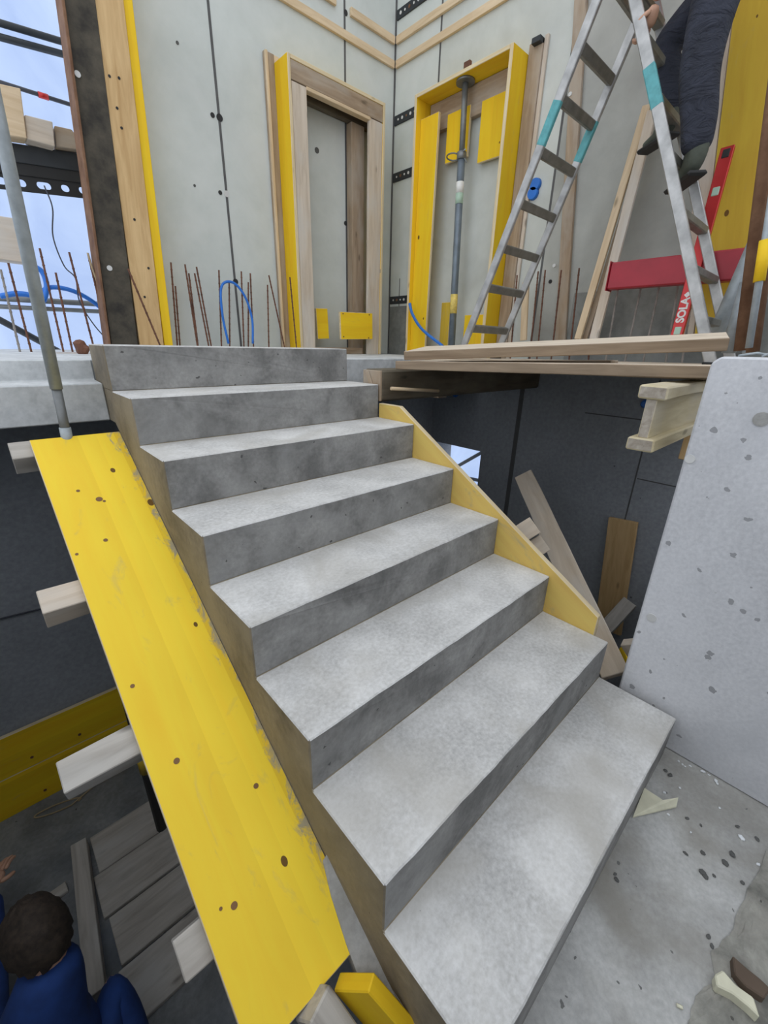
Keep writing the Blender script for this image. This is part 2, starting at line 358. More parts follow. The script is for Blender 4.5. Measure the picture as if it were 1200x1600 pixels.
# back formwork wall (faces the viewer, left of the corner)
wb = thing('wall_back', (2, YW, ZS), None, None, kind='structure')
ZT = 5.4
def panel_y(x0, x1, z0, z1, mat='panel'):
    return box('formwork_panel', (x0, YW, z0), (x1, YW+.12, z1), mat, wb, b=.003)
pa = panel_y(.80, 1.396, ZS, ZT); pb = panel_y(1.404, 2.596, ZS, ZT); pc = panel_y(2.604, XW+.10, ZS, ZT)
for x in (1.40, 2.60): box('joint_strip', (x-.009, YW-.003, ZS), (x+.009, YW+.05, ZT), 'joint', wb, b=0)
def disc_y(px, py, r, mat, par, y=YW):
    p = H(px, py, 'y', y); tube('tie_hole', [p+Vector((0, -.004, 0)), p+Vector((0, .02, 0))], r, mat, par, 14)
for px, py, r, mm in ((332, 180, .016, 'hole'), (343, 184, .024, 'hole'), (344, 301, .015, 'hole'), (354, 303, .022, 'rivet'), (368, 440, .022, 'hole'),
                      (277, 67, .010, 'stone'), (304, 290, .009, 'stone')):
    disc_y(px, py, r, mm, pa if px < 335 else pb)
for px, py, r, mm in ((495, 235, .022, 'stone'), (545, 256, .020, 'hole'), (540, 349, .020, 'hole'), (549, 462, .018, 'hole'), (540, 20, .02, 'hole')):
    disc_y(px, py, r, mm, pb if px < 540 else pc)
# right formwork wall
wr = thing('wall_right', (XW, 1, ZS), None, None, kind='structure')
def panel_x(y0, y1, z0, z1, mat='panel_r'):
    return box('formwork_panel', (XW, y0, z0), (XW+.12, y1, z1), mat, wr, b=.003)
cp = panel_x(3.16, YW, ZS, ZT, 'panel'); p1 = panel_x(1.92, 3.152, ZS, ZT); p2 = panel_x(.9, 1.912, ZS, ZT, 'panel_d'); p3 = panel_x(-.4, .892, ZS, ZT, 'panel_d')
box('low_dark_panel', (XW-.012, -.4, ZS), (XW, 1.60, H(985, 452, 'x', XW).z), 'low_dark', wr); box('low_dark_panel', (XW-.010, 3.22, ZS), (XW, YW-.02, H(632, 478, 'x', XW).z), 'low_dark', wr)  # thin panels over the foot of the wall, darker than the face above
for y in (3.156, 1.916, .896): box('joint_strip', (XW-.003, y-.008, ZS), (XW+.05, y+.008, ZT), 'joint', wr, b=0)
box('corner_joint', (XW-.012, YW-.012, ZS), (XW+.004, YW+.004, ZT), 'joint', wr, b=0)
box('corner_joint', (XW-.004, YW-.16, ZS), (XW+.02, YW-.153, 2.1), 'joint', wr, b=0)
def perforated(y0, y1, z, hh=.075):
    o = box('perforated_strip', (XW-.012, y0, z-hh/2), (XW+.004, y1, z+hh/2), 'steel_d', wr, b=.002)
    n = int((y1-y0)/.055)
    for i in range(n):
        y = y0+.04+i*.055; r = .009 if i % 2 else .013
        tube('slot', [(XW-.015, y, z), (XW-.005, y, z)], r, 'rivet' if (i*7+int(z*10)) % 3 else 'rustpipe', o, 8)
for py in (183, 273, 468):
    perforated(3.22, YW-.02, H(632, py, 'x', XW).z)
perforated(3.17, YW-.02, 4.22, .07)
for px, py in ((662, 190), (860, 440)):
    p = H(px, py, 'x', XW); tube('tie_hole', [p+Vector((-.004, 0, 0)), p+Vector((.02, 0, 0))], .015, 'hole', wr, 12)

# ================================================================== FORMWORK AND TIMBER
# battens nailed on the formwork
def batten(p0, p1, nrm, label, w=.055, t=.025, mat='pine'):
    return tag(beam('wooden_batten', p0, p1, w, t, nrm, mat, b=.002), label, 'batten')
zb1, zb2 = 3.875, 4.045
batten((1.5, YW-.0135, zb1), (XW-.03, YW-.0135, zb1), (0, -1, 0), 'long lower pale batten along the left formwork wall, ending in the corner')
batten((2.655, YW-.0135, zb2), (XW-.03, YW-.0135, zb2), (0, -1, 0), 'short upper pale batten on the left wall, right of the panel joint')
batten((1.9, YW-.0135, zb2), (2.50, YW-.0135, zb2), (0, -1, 0), 'upper pale batten at the top edge, left of the panel joint')
batten((XW-.0135, YW-.03, zb1), (XW-.0135, 1.7, zb1), (-1, 0, 0), 'lower pale batten along the right wall above the yellow box')
batten((XW-.0135, YW-.03, zb2), (XW-.0135, 2.2, zb2), (-1, 0, 0), 'upper pale batten on the right wall below the perforated strip')

# left door block-out
dl = thing('door_blockout', (2.39, 3.6, ZS), 'narrow door block-out box with weathered timber face frame left of the corner', 'formwork box')
x0, x1, zt = 1.895, 2.875, 3.452
beam('side_panel', (x0, (YI+YW)/2, ZS), (x0, (YI+YW)/2, zt), YW-YI, .027, (-1, 0, 0), ['yel', 'ply'], dl)
beam('side_panel', (x1, (YI+YW)/2, ZS), (x1, (YI+YW)/2, zt), YW-YI, .027, (1, 0, 0), ['yel', 'ply'], dl)
beam('top_panel', (x0+.014, (YI+YW)/2, zt-.0135), (x1-.014, (YI+YW)/2, zt-.0135), YW-YI, .027, (0, 0, 1), ['yel', 'ply'], dl)
beam('header_board', (x0+.014, YI+.018, 3.365), (x1-.014, YI+.018, 3.365), .118, .03, (0, -1, 0), 'brown', dl)
beam('header_lath', (x0+.15, YI+.03, 3.293), (x1-.16, YI+.03, 3.293), .06, .024, (0, 0, 1), 'pine', dl)
beam('jamb_board', (x0+.085, YI+.02, ZS), (x0+.085, YI+.02, 3.30), .135, .03, (0, -1, 0), 'pine_w', dl, jit=.002)
beam('jamb_board', (x1-.095, YI+.02, ZS), (x1-.095, YI+.02, 3.30), .16, .03, (0, -1, 0), 'pine_w', dl, jit=.002)
beam('inner_post', (x1-.20, YW-.05, ZS), (x1-.20, YW-.05, 3.28), .15, .08, (0, -1, 0), 'brown', dl)
beam('inner_header', (x0+.05, YW-.04, 3.36), (x1-.03, YW-.04, 3.36), .15, .06, (0, -1, 0), 'dark', dl)
beam('wall_cleat', (x0-.055, YW-.016, ZS), (x0-.055, YW-.016, 3.50), .085, .028, (0, -1, 0), 'brown', dl)
beam('wall_cleat', (x0-.085, YW-.03, ZS), (x0-.085, YW-.03, 3.50), .022, .03, (0, -1, 0), 'pine', dl)
beam('wall_cleat', (x0-.09, YW-.014, 3.475), (x0+.2, YW-.014, 3.475), .05, .024, (0, -1, 0), 'pine', dl)
sb = beam('spreader_plate', H(531, 509, 'y', 3.46), H(581, 510, 'y', 3.46), .245, .025, (0, -1, 0), ['yel', 'ply'], dl)
for px, py in ((536, 490), (577, 492), (537, 526), (576, 528)):
    p = H(px, py, 'y', 3.4455); tube('nail', [p+Vector((0, -.003, 0)), p+Vector((0, .006, 0))], .006, 'rusty', sb, 8)
beam('spreader_plate', H(494, 506, 'y', 3.58), H(512, 506, 'y', 3.58), .27, .025, (0, -1, 0), ['yel', 'ply'], dl)
beam('bottom_sill', (x0+.16, YI+.1, ZS+.03), (x1-.2, YI+.1, ZS+.03), .09, .06, (0, 0, 1), 'brown', dl)

# right door block-out
dr = thing('door_blockout', (3.08, 2.73, ZS), 'tall open yellow door block-out box braced by a steel prop', 'formwork box')
ya, yb, zt = 3.205, 2.262, 3.450
xc = (XI+XW)/2
beam('side_panel', (xc, ya, ZS), (xc, ya, zt), XW-XI, .027, (0, -1, 0), ['yel', 'ply'], dr)
beam('side_panel', (xc, yb, ZS), (xc, yb, zt), XW-XI, .030, (0, -1, 0), ['yel', 'ply'], dr)
beam('top_panel', (xc, ya-.014, zt-.0135), (xc, yb+.016, zt-.0135), XW-XI, .027, (0, 0, 1), ['yel', 'ply'], dr)
beam('brace_board', (XI+.055, 3.085, ZS), (XI+.075, 3.085, 3.29), .21, .027, (-1, 0, 0), ['yel', 'ply'], dr)
beam('back_header', (XW-.03, ya-.02, 3.315), (XW-.03, yb+.02, 3.315), .21, .05, (-1, 0, 0), 'brown', dr)
def plate(name, pxs, xp, parent, mat='yel'):
    c = [H(px, py, 'x', xp) for px, py in pxs]
    yl, yr = (c[0].y+c[3].y)/2, (c[1].y+c[2].y)/2; zt_, zb_ = (c[0].z+c[1].z)/2, (c[2].z+c[3].z)/2
    return beam(name, (xp, (yl+yr)/2, zb_), (xp, (yl+yr)/2, zt_), abs(yl-yr), .025, (-1, 0, 0), [mat, 'ply'], parent)
plate('gusset_plate', ((700, 180), (735, 165), (733, 243), (697, 258)), XW-.05, dr)
plate('gusset_plate', ((752, 160), (792, 142), (785, 245), (749, 254)), XW-.05, dr)
plate('gusset_plate', ((690, 475), (705, 470), (700, 558), (687, 560)), XW-.05, dr, 'yel_old')
plate('gusset_plate', ((728, 493), (768, 490), (764, 545), (722, 548)), XW-.05, dr)
beam('side_cleat', (XW-.02, yb-.075, ZS), (XW-.02, yb-.075, 3.50), .11, .038, (-1, 0, 0), 'brown', dr)
beam('side_cleat', (XW-.012, yb-.145, ZS), (XW-.012, yb-.145, 3.52), .03, .022, (-1, 0, 0), 'pine_w', dr)
box('clip', (XW-.08, yb-.13, 3.47), (XW-.02, yb-.06, 3.505), 'steel_d', dr)
p = H(727, 92, 'x', XI); box('clip', (XI+.02, p.y-.03, 3.452), (XI+.05, p.y+.03, 3.50), 'rusty', dr)

# steel prop in the right box
px0 = 3.06; yb_p = H(706, 540, 'x', px0).y; yt_p = H(728, 118, 'x', px0).y
pz = lambda z: Vector((px0, yb_p+(yt_p-yb_p)*(z-ZS)/(3.42-ZS), z))
sp = thing('steel_prop', pz(ZS), 'adjustable steel prop jammed under the top of the yellow box', 'prop')
zc = H(721, 245, 'x', px0).z; zl = H(718, 285, 'x', px0).z; zl2 = H(716, 303, 'x', px0).z; zl3 = H(714, 320, 'x', px0).z
zy1 = H(711, 460, 'x', px0).z; zy0 = H(709, 490, 'x', px0).z
tube('inner_tube', [pz(zc), pz(3.41)], .024, 'propgrey', sp, 14)
tube('head_plate', [pz(3.405), pz(3.421)], .075, 'propgrey', sp, 20)
tube('outer_tube', [pz(ZS+.01), pz(zc)], .032, 'propblue', sp, 16)
tube('base_plate', [pz(ZS), pz(ZS+.01)], .07, 'propgrey', sp, 20)
tube('collar', [pz(zc-.02), pz(zc+.03)], .040, 'propgrey', sp, 14)
ring = [pz(zc+.02)+Vector((-.05*math.sin(a)-.0, .035+.055-.06*math.cos(a), .01*math.sin(a))) for a in [i*math.tau/14 for i in range(15)]]
tube('handle', ring, .006, 'propgrey', sp, 6)
tube('locking_pin', [pz(zc+.03)+Vector((-.03, -.06, 0)), pz(zc+.03)+Vector((0, .0, 0)), pz(zc+.03)+Vector((0, -.06, -.08))], .006, 'galv', sp, 6)
tube('paper_label', [pz(zl2), pz(zl)], .0335, 'white', sp, 16); tube('paper_label', [pz(zl3), pz(zl2)], .0335, 'green', sp, 16)
tube('paper_label', [pz(zy0), pz(zy1)], .0335, 'label', sp, 16)

# end of the back wall: steel edge, pine post, yellow stop-end
def strip_post(name, xb0, xb1, xt0, xt1, y, z0, z1, t, mats, parent=None, dz=3.2):
    """upright board in the plane y, its x limits given at z0 and at dz"""
    k = (z1-z0)/(dz-z0); a, b = (xb0+xb1)/2, xb0+(xt0-xb0)*k
    c = ((xb0+(xt0-xb0)*k)+(xb1+(xt1-xb1)*k))/2
    return beam(name, (a, y+t/2, z0), (c, y+t/2, z1), ((xb1-xb0)+(xt1-xt0))/2, t, (0, -1, 0), mats, parent)
o = strip_post('stop_end_board', .690, .756, .761, .816, YI, ZS, ZT, .2, 'yel'); tag(o, 'yellow stop-end board edge beside the pine post at the wall end', 'board')
o = strip_post('pine_post', .518, .688, .606, .760, YI-.012, ZS, ZT, .18, 'orange'); tag(o, 'upright orange pine post with knots at the left wall end', 'post')
for px, py in ((171, 119), (186, 122), (183, 169), (210, 343), (232, 419), (226, 464), (190, 200)):
    p = H(px, py, 'y', YI-.0125); tube('nail_hole', [p+Vector((0, -.002, 0)), p+Vector((0, .005, 0))], .008, 'hole', o, 8)
sf = thing('steel_panel_frame', (.42, YI, ZS), 'dark dirty steel panel frame with a reddish edge standing left of the pine post', 'formwork frame')
strip_post('frame_web', .334, .515, .452, .603, YI-.02, ZS, ZT, .12, 'mottled', sf)
strip_post('frame_flange', .315, .333, .438, .451, YI-.05, ZS, ZT, .16, 'rustpipe', sf)
for px, py in ((121, 116), (171, 419)):
    p = H(px, py, 'y', YI-.021); tube('rivet', [p+Vector((0, -.006, 0)), p+Vector((0, .01, 0))], .016, 'rivet', sf, 12)

# soffit board left of the stair and its cross timbers
def sof(x, y, off=0.0):          # a point on the soffit plane, off = perpendicular offset downwards
    n = Vector((0, -h, d_)).normalized(); return Vector((x, y, SLOPE*y-CS)) - n*off
nS = Vector((0, -h, d_)).normalized()
o = beam('soffit_board', sof(-.150, .340, .0135), sof(-.150, 1.957, .0135), .300, .027, nS, ['yel_worn', 'ply'], b=.002)
tag(o, 'long scuffed yellow shuttering board sloping along the left side of the stair', 'board')
for px, py, r in ((155, 780, .011), (163, 783, .005), (122, 767, .006), (165, 844, .007), (207, 1072, .006), (276, 1189, .008), (366, 1415, .008), (400, 1228, .007), (345, 1420, .004), (120, 866, .005)):
    dd = ray(px, py); tt = (SLOPE*CAM.y-CS-CAM.z)/(dd.z-SLOPE*dd.y); p = CAM+dd*tt
    tube('knot', [p-nS*.004, p+nS*.0008], r, 'knot', o, 12)
def crosst(px, py, w, t, mat, label, x1=.9, jit=.003):
    """timber lying under the soffit board along x; (px, py) = upper left corner of its end"""
    dd = ray(px, py); off = .0275; k = SLOPE; c = CS+off/nS.z
    tt = (k*CAM.y-c-CAM.z)/(dd.z-k*dd.y); p = CAM+dd*tt
    sl = Vector((0, d_, h)).normalized(); cen = p - sl*(w/2) - nS*(t/2)
    return tag(beam('cross_timber', cen, Vector((x1, cen.y, cen.z)), w, t, nS, mat, b=.0025, jit=jit), label, 'timber')
crosst(11, 692, .085, .085, 'grey', 'topmost cross timber poking out left of the sloping yellow board')
crosst(56, 925, .085, .085, 'pine_w', 'second cross timber from the top, chamfered end left of the yellow board')
crosst(86, 1190, .085, .085, 'grey', 'whitish cement-stained cross timber in front of the dark yellow boards')
crosst(268, 1470, .085, .085, 'grey', 'lowest cross timber, cement-smeared block end left of the yellow board')
# yellow timber at the lower end
a, b = H(552, 1512, 'x', -.075), H(618, 1588, 'x', -.028)
o = beam('edge_timber', a+Vector((0, 0, -.06)), b+(b-a)*.15+Vector((0, 0, -.06)), .035, .12, (0, 0, 1), 'yel', b=.003)
tag(o, 'short yellow board on edge below the foot of the sloping board', 'board')
beam_ = beam('support_block', H(505, 1560, 'x', -.16)+Vector((0, .05, -.12)), H(560, 1600, 'x', -.10)+Vector((0, -.1, -.16)), .07, .07, (0, 0, 1), 'grey', b=.004)
tag(beam_, 'grey timber block in the dark under the lower end of the board', 'timber')

# side form board on the right of the stair
def sfr(x, y, c): return Vector((x, y, SLOPE*y-c))
cu = SLOPE*1.165-.964            # its upper edge
cl_ = cu+.42
bm = prism(None, [(.335, .432), (1.50, 1.126), (1.66, 1.126), (1.66, SLOPE*1.66-cl_), (.335, SLOPE*.335-cl_)], 'x', WID+.0015, WID+.0285, 'yel_pale', bvl=.002)
m_, L_ = frame(Vector((WID+.015, .335, SLOPE*.335-cu-.2)), Vector((WID+.015, 1.66, SLOPE*1.66-cu-.2)), (-1, 0, 0)); bm.transform(m_.inverted()); bm.normal_update()
for f in bm.faces: f.material_index = 0 if abs(f.normal.z) > .8 else 1
o = obj('side_form_board', bm, ['yel_pale', 'ply'], None, m_)
tag(o, 'pale yellow side form board rising behind the right ends of the treads', 'board')

# timbers and planks across the stairwell opening
tb = thing('square_timber', (1.25, 1.74, 1.30), 'chamfered square timber with a rod end carrying the plank beside the seventh tread', 'timber')
beam('timber_body', (1.225, 1.735, 1.215), (XI, 1.735, 1.215), .15, .17, (0, 0, 1), 'dark', tb, b=.012)  # near-black colour stands in for the shade under the planks
tube('rod', [H(611, 607, 'y', 1.62), H(645, 609, 'y', 1.60), H(685, 611, 'y', 1.60)], .0095, 'pine', tb, 8)
beam('end_cap', (1.224, 1.735, 1.135), (1.224, 1.735, 1.295), .146, .016, (-1, 0, 0), 'brown', tb, b=.003)
beam('tie_strap', (1.213, 1.70, 1.15), (1.213, 1.77, 1.29), .03, .006, (-1, 0, 0), 'brown', tb)
hb = thing('formwork_girder', (1.14, .32, 1.12), 'yellowish timber I-girder poking out behind the grey concrete wall', 'girder')
yc = .335
for nm, z in (('flange', 1.302), ('flange', 1.134)):
    beam(nm, (1.185, yc, z), (XI, yc, z), .082, .042, (0, 0, 1), 'girder', hb, b=.005, jit=.0025, end='girder_end')
beam('web', (1.197, yc, 1.218), (XI, yc, 1.218), .126, .032, (0, -1, 0), 'girder', hb, b=.002, end='girder_end')
def plank(p0, p1, w, t, up, label, mat='pine_w'):
    return tag(beam('scaffold_plank', p0, p1, w, t, up, ['planktop', 'plankside'], b=.003, jit=.0015), label, 'plank')
# lower plank: near lower edge runs between these two points
def plank_from_edge(a, b, w, t, side, up, label, mat='pine_w'):
    x = (b-a).normalized(); u = Vector(up); u = (u-x*u.dot(x)).normalized(); s = Vector(side); s = (s-x*s.dot(x)-u*s.dot(u)).normalized()
    return plank(a+s*w/2+u*t/2, b+s*w/2+u*t/2, w, t, u, label, mat)
plank_from_edge(D(617, 577, 2.27), D(1106, 592, 1.42), .24, .042, (1, .2, 0), (0, 0, 1), 'lower weathered plank bridging the dark opening beside the stair')
a, b = D(631, 563, 2.28), D(1136, 549, 1.54)
u = Vector((-.11, -.03, 1))
plank_from_edge(a, b, .26, .045, (1, .2, .11), u, 'upper plank with a pale worn top, tilted, under the ladder', 'pine_w')
for i in range(5):
    x = 1.745+i*.27
    plank((x, .26, 1.348), (x, (1.83, 1.95, 2.2, 2.2, 2.2)[i], 1.322), .255, .04, (0, 0, 1), ['platform plank right behind the tilted plank', 'second platform plank behind the tilted plank', 'platform plank under the near ladder legs', 'platform plank between the near and far ladder legs', 'platform plank under the ladder along the right wall'][i])
o = beam('loose_board', D(700, 566, 2.5), D(960, 566, 2.0), .2, .018, (0, 0, 1), 'brown'); tag(o, 'thin brown board squeezed between the two planks', 'board')
o = beam('hanging_block', (2.05, 1.95, 1.08), (2.05, 1.95, 1.29), .09, .09, (0, 1, 0), 'brown'); tag(o, 'brown wood block hanging in the shade under the planks', 'timber')

# ladder
ld = thing('step_ladder', (2.54, 1.2, 1.36), 'double-sided aluminium stepladder with teal paint bands straddling the planks', 'ladder')
XA, XB = 2.30, 2.78
apex = Vector((0, 1.254, 3.238)); fl_, fr_ = Vector((0, 1.98, 1.352)), Vector((0, .415, 1.362))
def leg_pt(foot, x, t): q = foot.lerp(apex, t); return Vector((x, q.y, q.z))
for foot, nrm, sg in ((fl_, 1, 0), (fr_, -1, 1)):
    along = (apex-foot).normalized(); up = along.cross(Vector((1, 0, 0)))
    for x in (XA, XB):
        xx = x
        beam('stile', Vector((xx, foot.y, foot.z)), Vector((xx+(-.03 if x == XB else .03), apex.y, apex.z)), .05, .026, (1, 0, 0), 'alu', ld, b=.004)
    if not sg: zs_ = [H(*q, 'x', XA).z for q in ((735, 513), (750, 450), (775, 388), (802, 318), (830, 238), (862, 155), (895, 72))]
    else: zs_ = [H(*q, 'x', XB).z for q in ((1131, 508), (1126, 438), (1112, 360))]; zs_ += [zs_[-1]+.25*k for k in (1, 2, 3, 4)]
    if not sg: zs_.append(zs_[-1]+.235)
    for z in zs_:
        t = (z-foot.z)/(apex.z-foot.z)
        if t > .96: continue
        a, b = leg_pt(foot, XA+.03*t, t), leg_pt(foot, XB-.03*t, t)
        beam('rung', a, b, .05, .036, up if not sg else (0, 0, 1), 'alu_d', ld, b=.005)
    for x in (XA, XB):
        box('rubber_foot', (x-.022, foot.y-.04, foot.z-.012), (x+.022, foot.y+.04, foot.z+.02), 'black', ld)
box('top_cap', (XA+.0, apex.y-.07, apex.z-.02), (XB, apex.y+.07, apex.z+.03), 'alu', ld, .008)
def band(foot, x, px0_, px1_, mat='teal'):
    a, b = H(*px0_, 'x', x), H(*px1_, 'x', x); L = (apex.z-foot.z)
    ta, tb_ = (a.z-foot.z)/L, (b.z-foot.z)/L; k = .03 if x == XA else -.03
    beam('paint_band', leg_pt(foot, x+k*ta, ta), leg_pt(foot, x+k*tb_, tb_), .052, .028, (1, 0, 0), mat, ld, b=.004)
band(fl_, XA, (855, 160), (828, 232)); band(fl_, XB, (904, 200), (882, 262)); band(fr_, XA, (1013, 100), (1027, 165))

# slats, battens and boards against the right wall
def slat(pb, pt, w, t, mat, label, name='timber_lath', n=(-1, 0, 0), cat='lath'):
    return tag(beam(name, pb, pt, w, t, n, mat, b=.002), label, cat)
brown_lath = slat(H(876, 532, 'x', XW-.02), H(912, -60, 'x', XW-.02), .085, .03, 'brown', 'brown upright slat with white nail caps fixed to the right wall')
for px, py in ((891, 147), (866, 415)):
    p = H(px, py, 'x', XW-.036); tube('nail_cap', [p+Vector((-.004, 0, 0)), p+Vector((.006, 0, 0))], .013, 'rivet', brown_lath, 10)
slat(H(903, 530, 'x', 2.90), H(1011, 165, 'x', 3.12), .048, .024, 'pine', 'pale loose slat leaning on the right wall, left one of the bundle')
slat(H(928, 530, 'x', 2.87), H(1020, 172, 'x', 3.10), .060, .024, 'pine_w', 'pale loose slat leaning on the right wall, right one of the bundle')
slat(H(914, 530, 'x', 2.95), H(985, 300, 'x', 3.12), .035, .02, 'brown', 'thin brown slat between the two leaning pale slats')
slat(H(818, 532, 'x', 3.05), H(822, 440, 'x', 3.05), .055, .02, 'pine', 'short pale upright slat behind the ladder foot')
# yellow board with grey edge timber at the far right
e0, e1 = H(1086, 525, 'x', 3.02), H(1150, 0, 'x', 3.02); e1 = e1+(e1-e0)*.25
slat(e0+Vector((0, -.135, 0)), e1+Vector((0, -.135, 0)), .27, .03, ['yel_old', 'ply'], 'dull yellow shuttering board leaning upright at the right picture edge', 'shuttering_board', cat='board')
slat(e0+Vector((.02, .05, 0)), e1+Vector((.02, .045, 0)), .085, .06, 'pine_w', 'weathered pale timber along the left edge of the dull yellow board', 'edge_timber', cat='timber')
# blue plastic cap on wall
bc = thing('blue_plug', H(836, 296, 'x', XW), 'bright blue plastic double cap stuck on the right wall', 'plug')
for px, py in ((838, 289), (834, 303)):
    p = H(px, py, 'x', XW); tube('disc', [p+Vector((.0, 0, 0)), p+Vector((-.03, 0, 0))], [.045, .040], 'blue', bc, 18)

# red beam
ra, rb = H(952, 429, 'x', 2.80), H(1172, 414, 'x', 2.80)
rd = thing('red_beam', ra, 'red steel beam lying level behind the ladder legs', 'beam')
zc_ = (ra.z+rb.z)/2
beam('box_section', (2.84, ra.y, zc_), (2.84, rb.y, zc_), .155, .09, (-1, 0, 0), 'red', rd, b=.008)
beam('end_plate', (2.84, ra.y, zc_), (2.84, ra.y+.006, zc_), .17, .10, (-1, 0, 0), 'red', rd, b=.002)
# spirit level with its lettering
la, lb = H(1056, 530, 'x', 2.72), H(1138, 230, 'x', 2.90)
lv = thing('spirit_level', la, 'long red spirit level with white lettering leaning on the yellow board', 'spirit level')
lm, LL = frame(la, lb, (-1, 0, 0))
beam('level_body', la, lb, .062, .026, (-1, 0, 0), 'redlevel', lv, b=.003)
def on_level(u, v=0, w=.0135): return lm @ Vector((-LL/2+u*LL, v, w))
for u in (.045, .78, .965):
    beam('vial', on_level(u-.022, 0, .012), on_level(u+.022, 0, .012), .034, .008, lm.to_3x3() @ Vector((0, 0, 1)), 'green' if u < .9 else 'black', lv, b=.003)
cu_ = bpy.data.curves.new('lettering', 'FONT'); cu_.body = 'SOLA'; cu_.size = .056; cu_.extrude = .0006; cu_.align_x = 'LEFT'; cu_.align_y = 'CENTER'; cu_.offset = .0022
tmp = bpy.data.objects.new('lettering', cu_); COL.objects.link(tmp); bpy.context.view_layer.update()
me = bpy.data.meshes.new_from_object(tmp.evaluated_get(bpy.context.evaluated_depsgraph_get())); bpy.data.objects.remove(tmp)
me.materials.clear(); me.materials.append(M['white'])
lt_ = bpy.data.objects.new('lettering', me); link(lt_, lv); lt_.matrix_basis = lm @ Matrix.Translation((-LL/2+.09*LL, 0, .0138))
p = on_level(.245, 0, .0138); q = lm.to_3x3()
bm = bmesh.new()
for cx, cy in ((-.008, 0), (.008, 0), (0, .008), (0, -.008)):
    vs = [bm.verts.new((cx+a*.0085, cy+b*.0085, 0)) for a, b in ((1, 0), (0, 1), (-1, 0), (0, -1))]; bm.faces.new(vs)
obj('emblem', bm, 'white', lv, Matrix.Translation(p) @ q.to_4x4())

# rusty posts, struts at the far right
def steel(name, p0, p1, r, mat, label, cat, seg=10):
    return tag(tube(name, [p0, p1], r, mat, None, seg), label, cat)
def postp(px0_, py0_, px1_, py1_, x): return H(px0_, py0_, 'x', x), H(px1_, py1_, 'x', x)
a, b = postp(1157, 548, 1192, 280, 2.35); b = a+(b-a)*2.2
steel('rusty_pipe', a, b, .028, 'rustpipe', 'rusty brown pipe standing nearest the yellow board at the right edge', 'pipe')
a, b = postp(1176, 550, 1212, 280, 2.25); b = a+(b-a)*2.0
steel('rusty_pipe', a, b, .026, 'rustpipe', 'rusty brown pipe at the right edge beside the yellow sleeve', 'pipe')
a, b = postp(1166, 552, 1196, 330, 2.45); b = a+(b-a)*2.6
o = beam('grey_channel', a, b, .035, .02, (-1, 0, 0), 'galv'); tag(o, 'slim grey steel channel between the rusty pipes', 'channel')
a, b = postp(1108, 545, 1172, 400, 2.62)
steel('push_pull_strut', a, b+(b-a)*.25, .036, 'galv', 'grey round strut slanting up to the right beside the ladder', 'strut', 12)
a, b = postp(1138, 552, 1168, 440, 2.42)
steel('push_pull_strut', a, b, .03, 'galv', 'short grey strut slanting in front of the rusty pipes', 'strut', 12)
a, b = postp(1186, 440, 1196, 375, 2.1)
o = thing('yellow_sleeve_pipe', a, 'grey pipe with a yellow sleeve at the right picture edge', 'pipe')
tube('pipe', [a-(b-a)*1.7, b+(b-a)*2], .014, 'galv', o); tube('sleeve', [a, b], .021, 'yel', o)
a, b = D(1122, 560, 1.42), D(1200, 553, 1.3)
for i in range(3):
    p = Vector((1.27+.03*i, .16-.05*i, 1.414)); q = p+Vector((.05, -.09+.03*(i % 3), .012*(i % 2)))
    tag(tube('wire_scrap', [p+Vector((0, 0, .004)), p.lerp(q, .5)+Vector((.01, .01, .012)), q+Vector((0, 0, .003))], .003, 'galv'), ('first', 'second', 'third')[i]+' bent wire scrap from the wall end on top of the grey wall', 'wire', 'wire scraps on the grey wall')

# ================================================================== REBAR
def rebar(pt, pb, ax, v, label, group, mat='rusty', r=.006, zb=ZS):
    a, b = H(*pt, ax, v), H(*pb, ax, v); dirn = (a-b); bot = b+dirn*((zb-b.z)/dirn.z)
    bm = bmesh.new(); sweep(bm, [bot, a], r, 6)
    n = max(3, int((a-bot).length/.045)); dd = (a-bot).normalized()
    for i in range(1, n):
        c = bot.lerp(a, i/n); sweep(bm, [c-dd*.004, c+dd*.004], r*1.28, 6)
    return tag(obj('starter_bar', bm, mat), label, 'rebar', group)
ORD = ['first', 'second', 'third', 'fourth', 'fifth', 'sixth', 'seventh', 'eighth', 'ninth', 'tenth', 'eleventh', 'twelfth', 'thirteenth']
G1 = 'starter bars in front of the left formwork wall'
for i, (t_, b_) in enumerate((((267, 410), (277, 537)), ((274, 447), (281, 537)), ((289, 413), (308, 537)), ((295, 427), (309, 537)), ((307, 417), (329, 535)), ((304, 427), (325, 535)),
               ((342, 422), (346, 537)), ((358, 440), (359, 537)), ((377, 424), (381, 537)), ((388, 441), (388, 537)), ((391, 427), (396, 537)), ((418, 445), (420, 537)), ((420, 430), (444, 540)))):
    rebar(t_, b_, 'y', 3.60, ORD[i]+' thin rusty starter bar from the left before the left grey wall', G1)
rebar((453, 433), (463, 540), 'y', 3.46, 'single rusty starter bar crossing the yellow side of the left box', None)
G2 = 'starter bars along the right wall'
for i, (t_, b_) in enumerate((((808, 430), (800, 527)), ((841, 424), (831, 527)), ((852, 422), (842, 527)), ((877, 422), (865, 528)), ((905, 419), (893, 527)), ((930, 420), (922, 527)))):
    rebar(t_, b_, 'x', 3.08, ORD[i]+' thin dark starter bar from the left along the right wall behind the ladder', G2)
G3 = 'starter bars under the red beam'
for i, (t_, b_) in enumerate((((970, 425), (953, 525)), ((1007, 425), (985, 525)), ((1035, 425), (1014, 523)), ((1062, 430), (1047, 523)), ((1085, 440), (1072, 523)))):
    rebar(t_, b_, 'x', 2.93, ORD[i]+' grey cement-smeared starter bar from the left under the red beam', G3, 'rebar_g')
G4 = 'starter bars before the open left side'
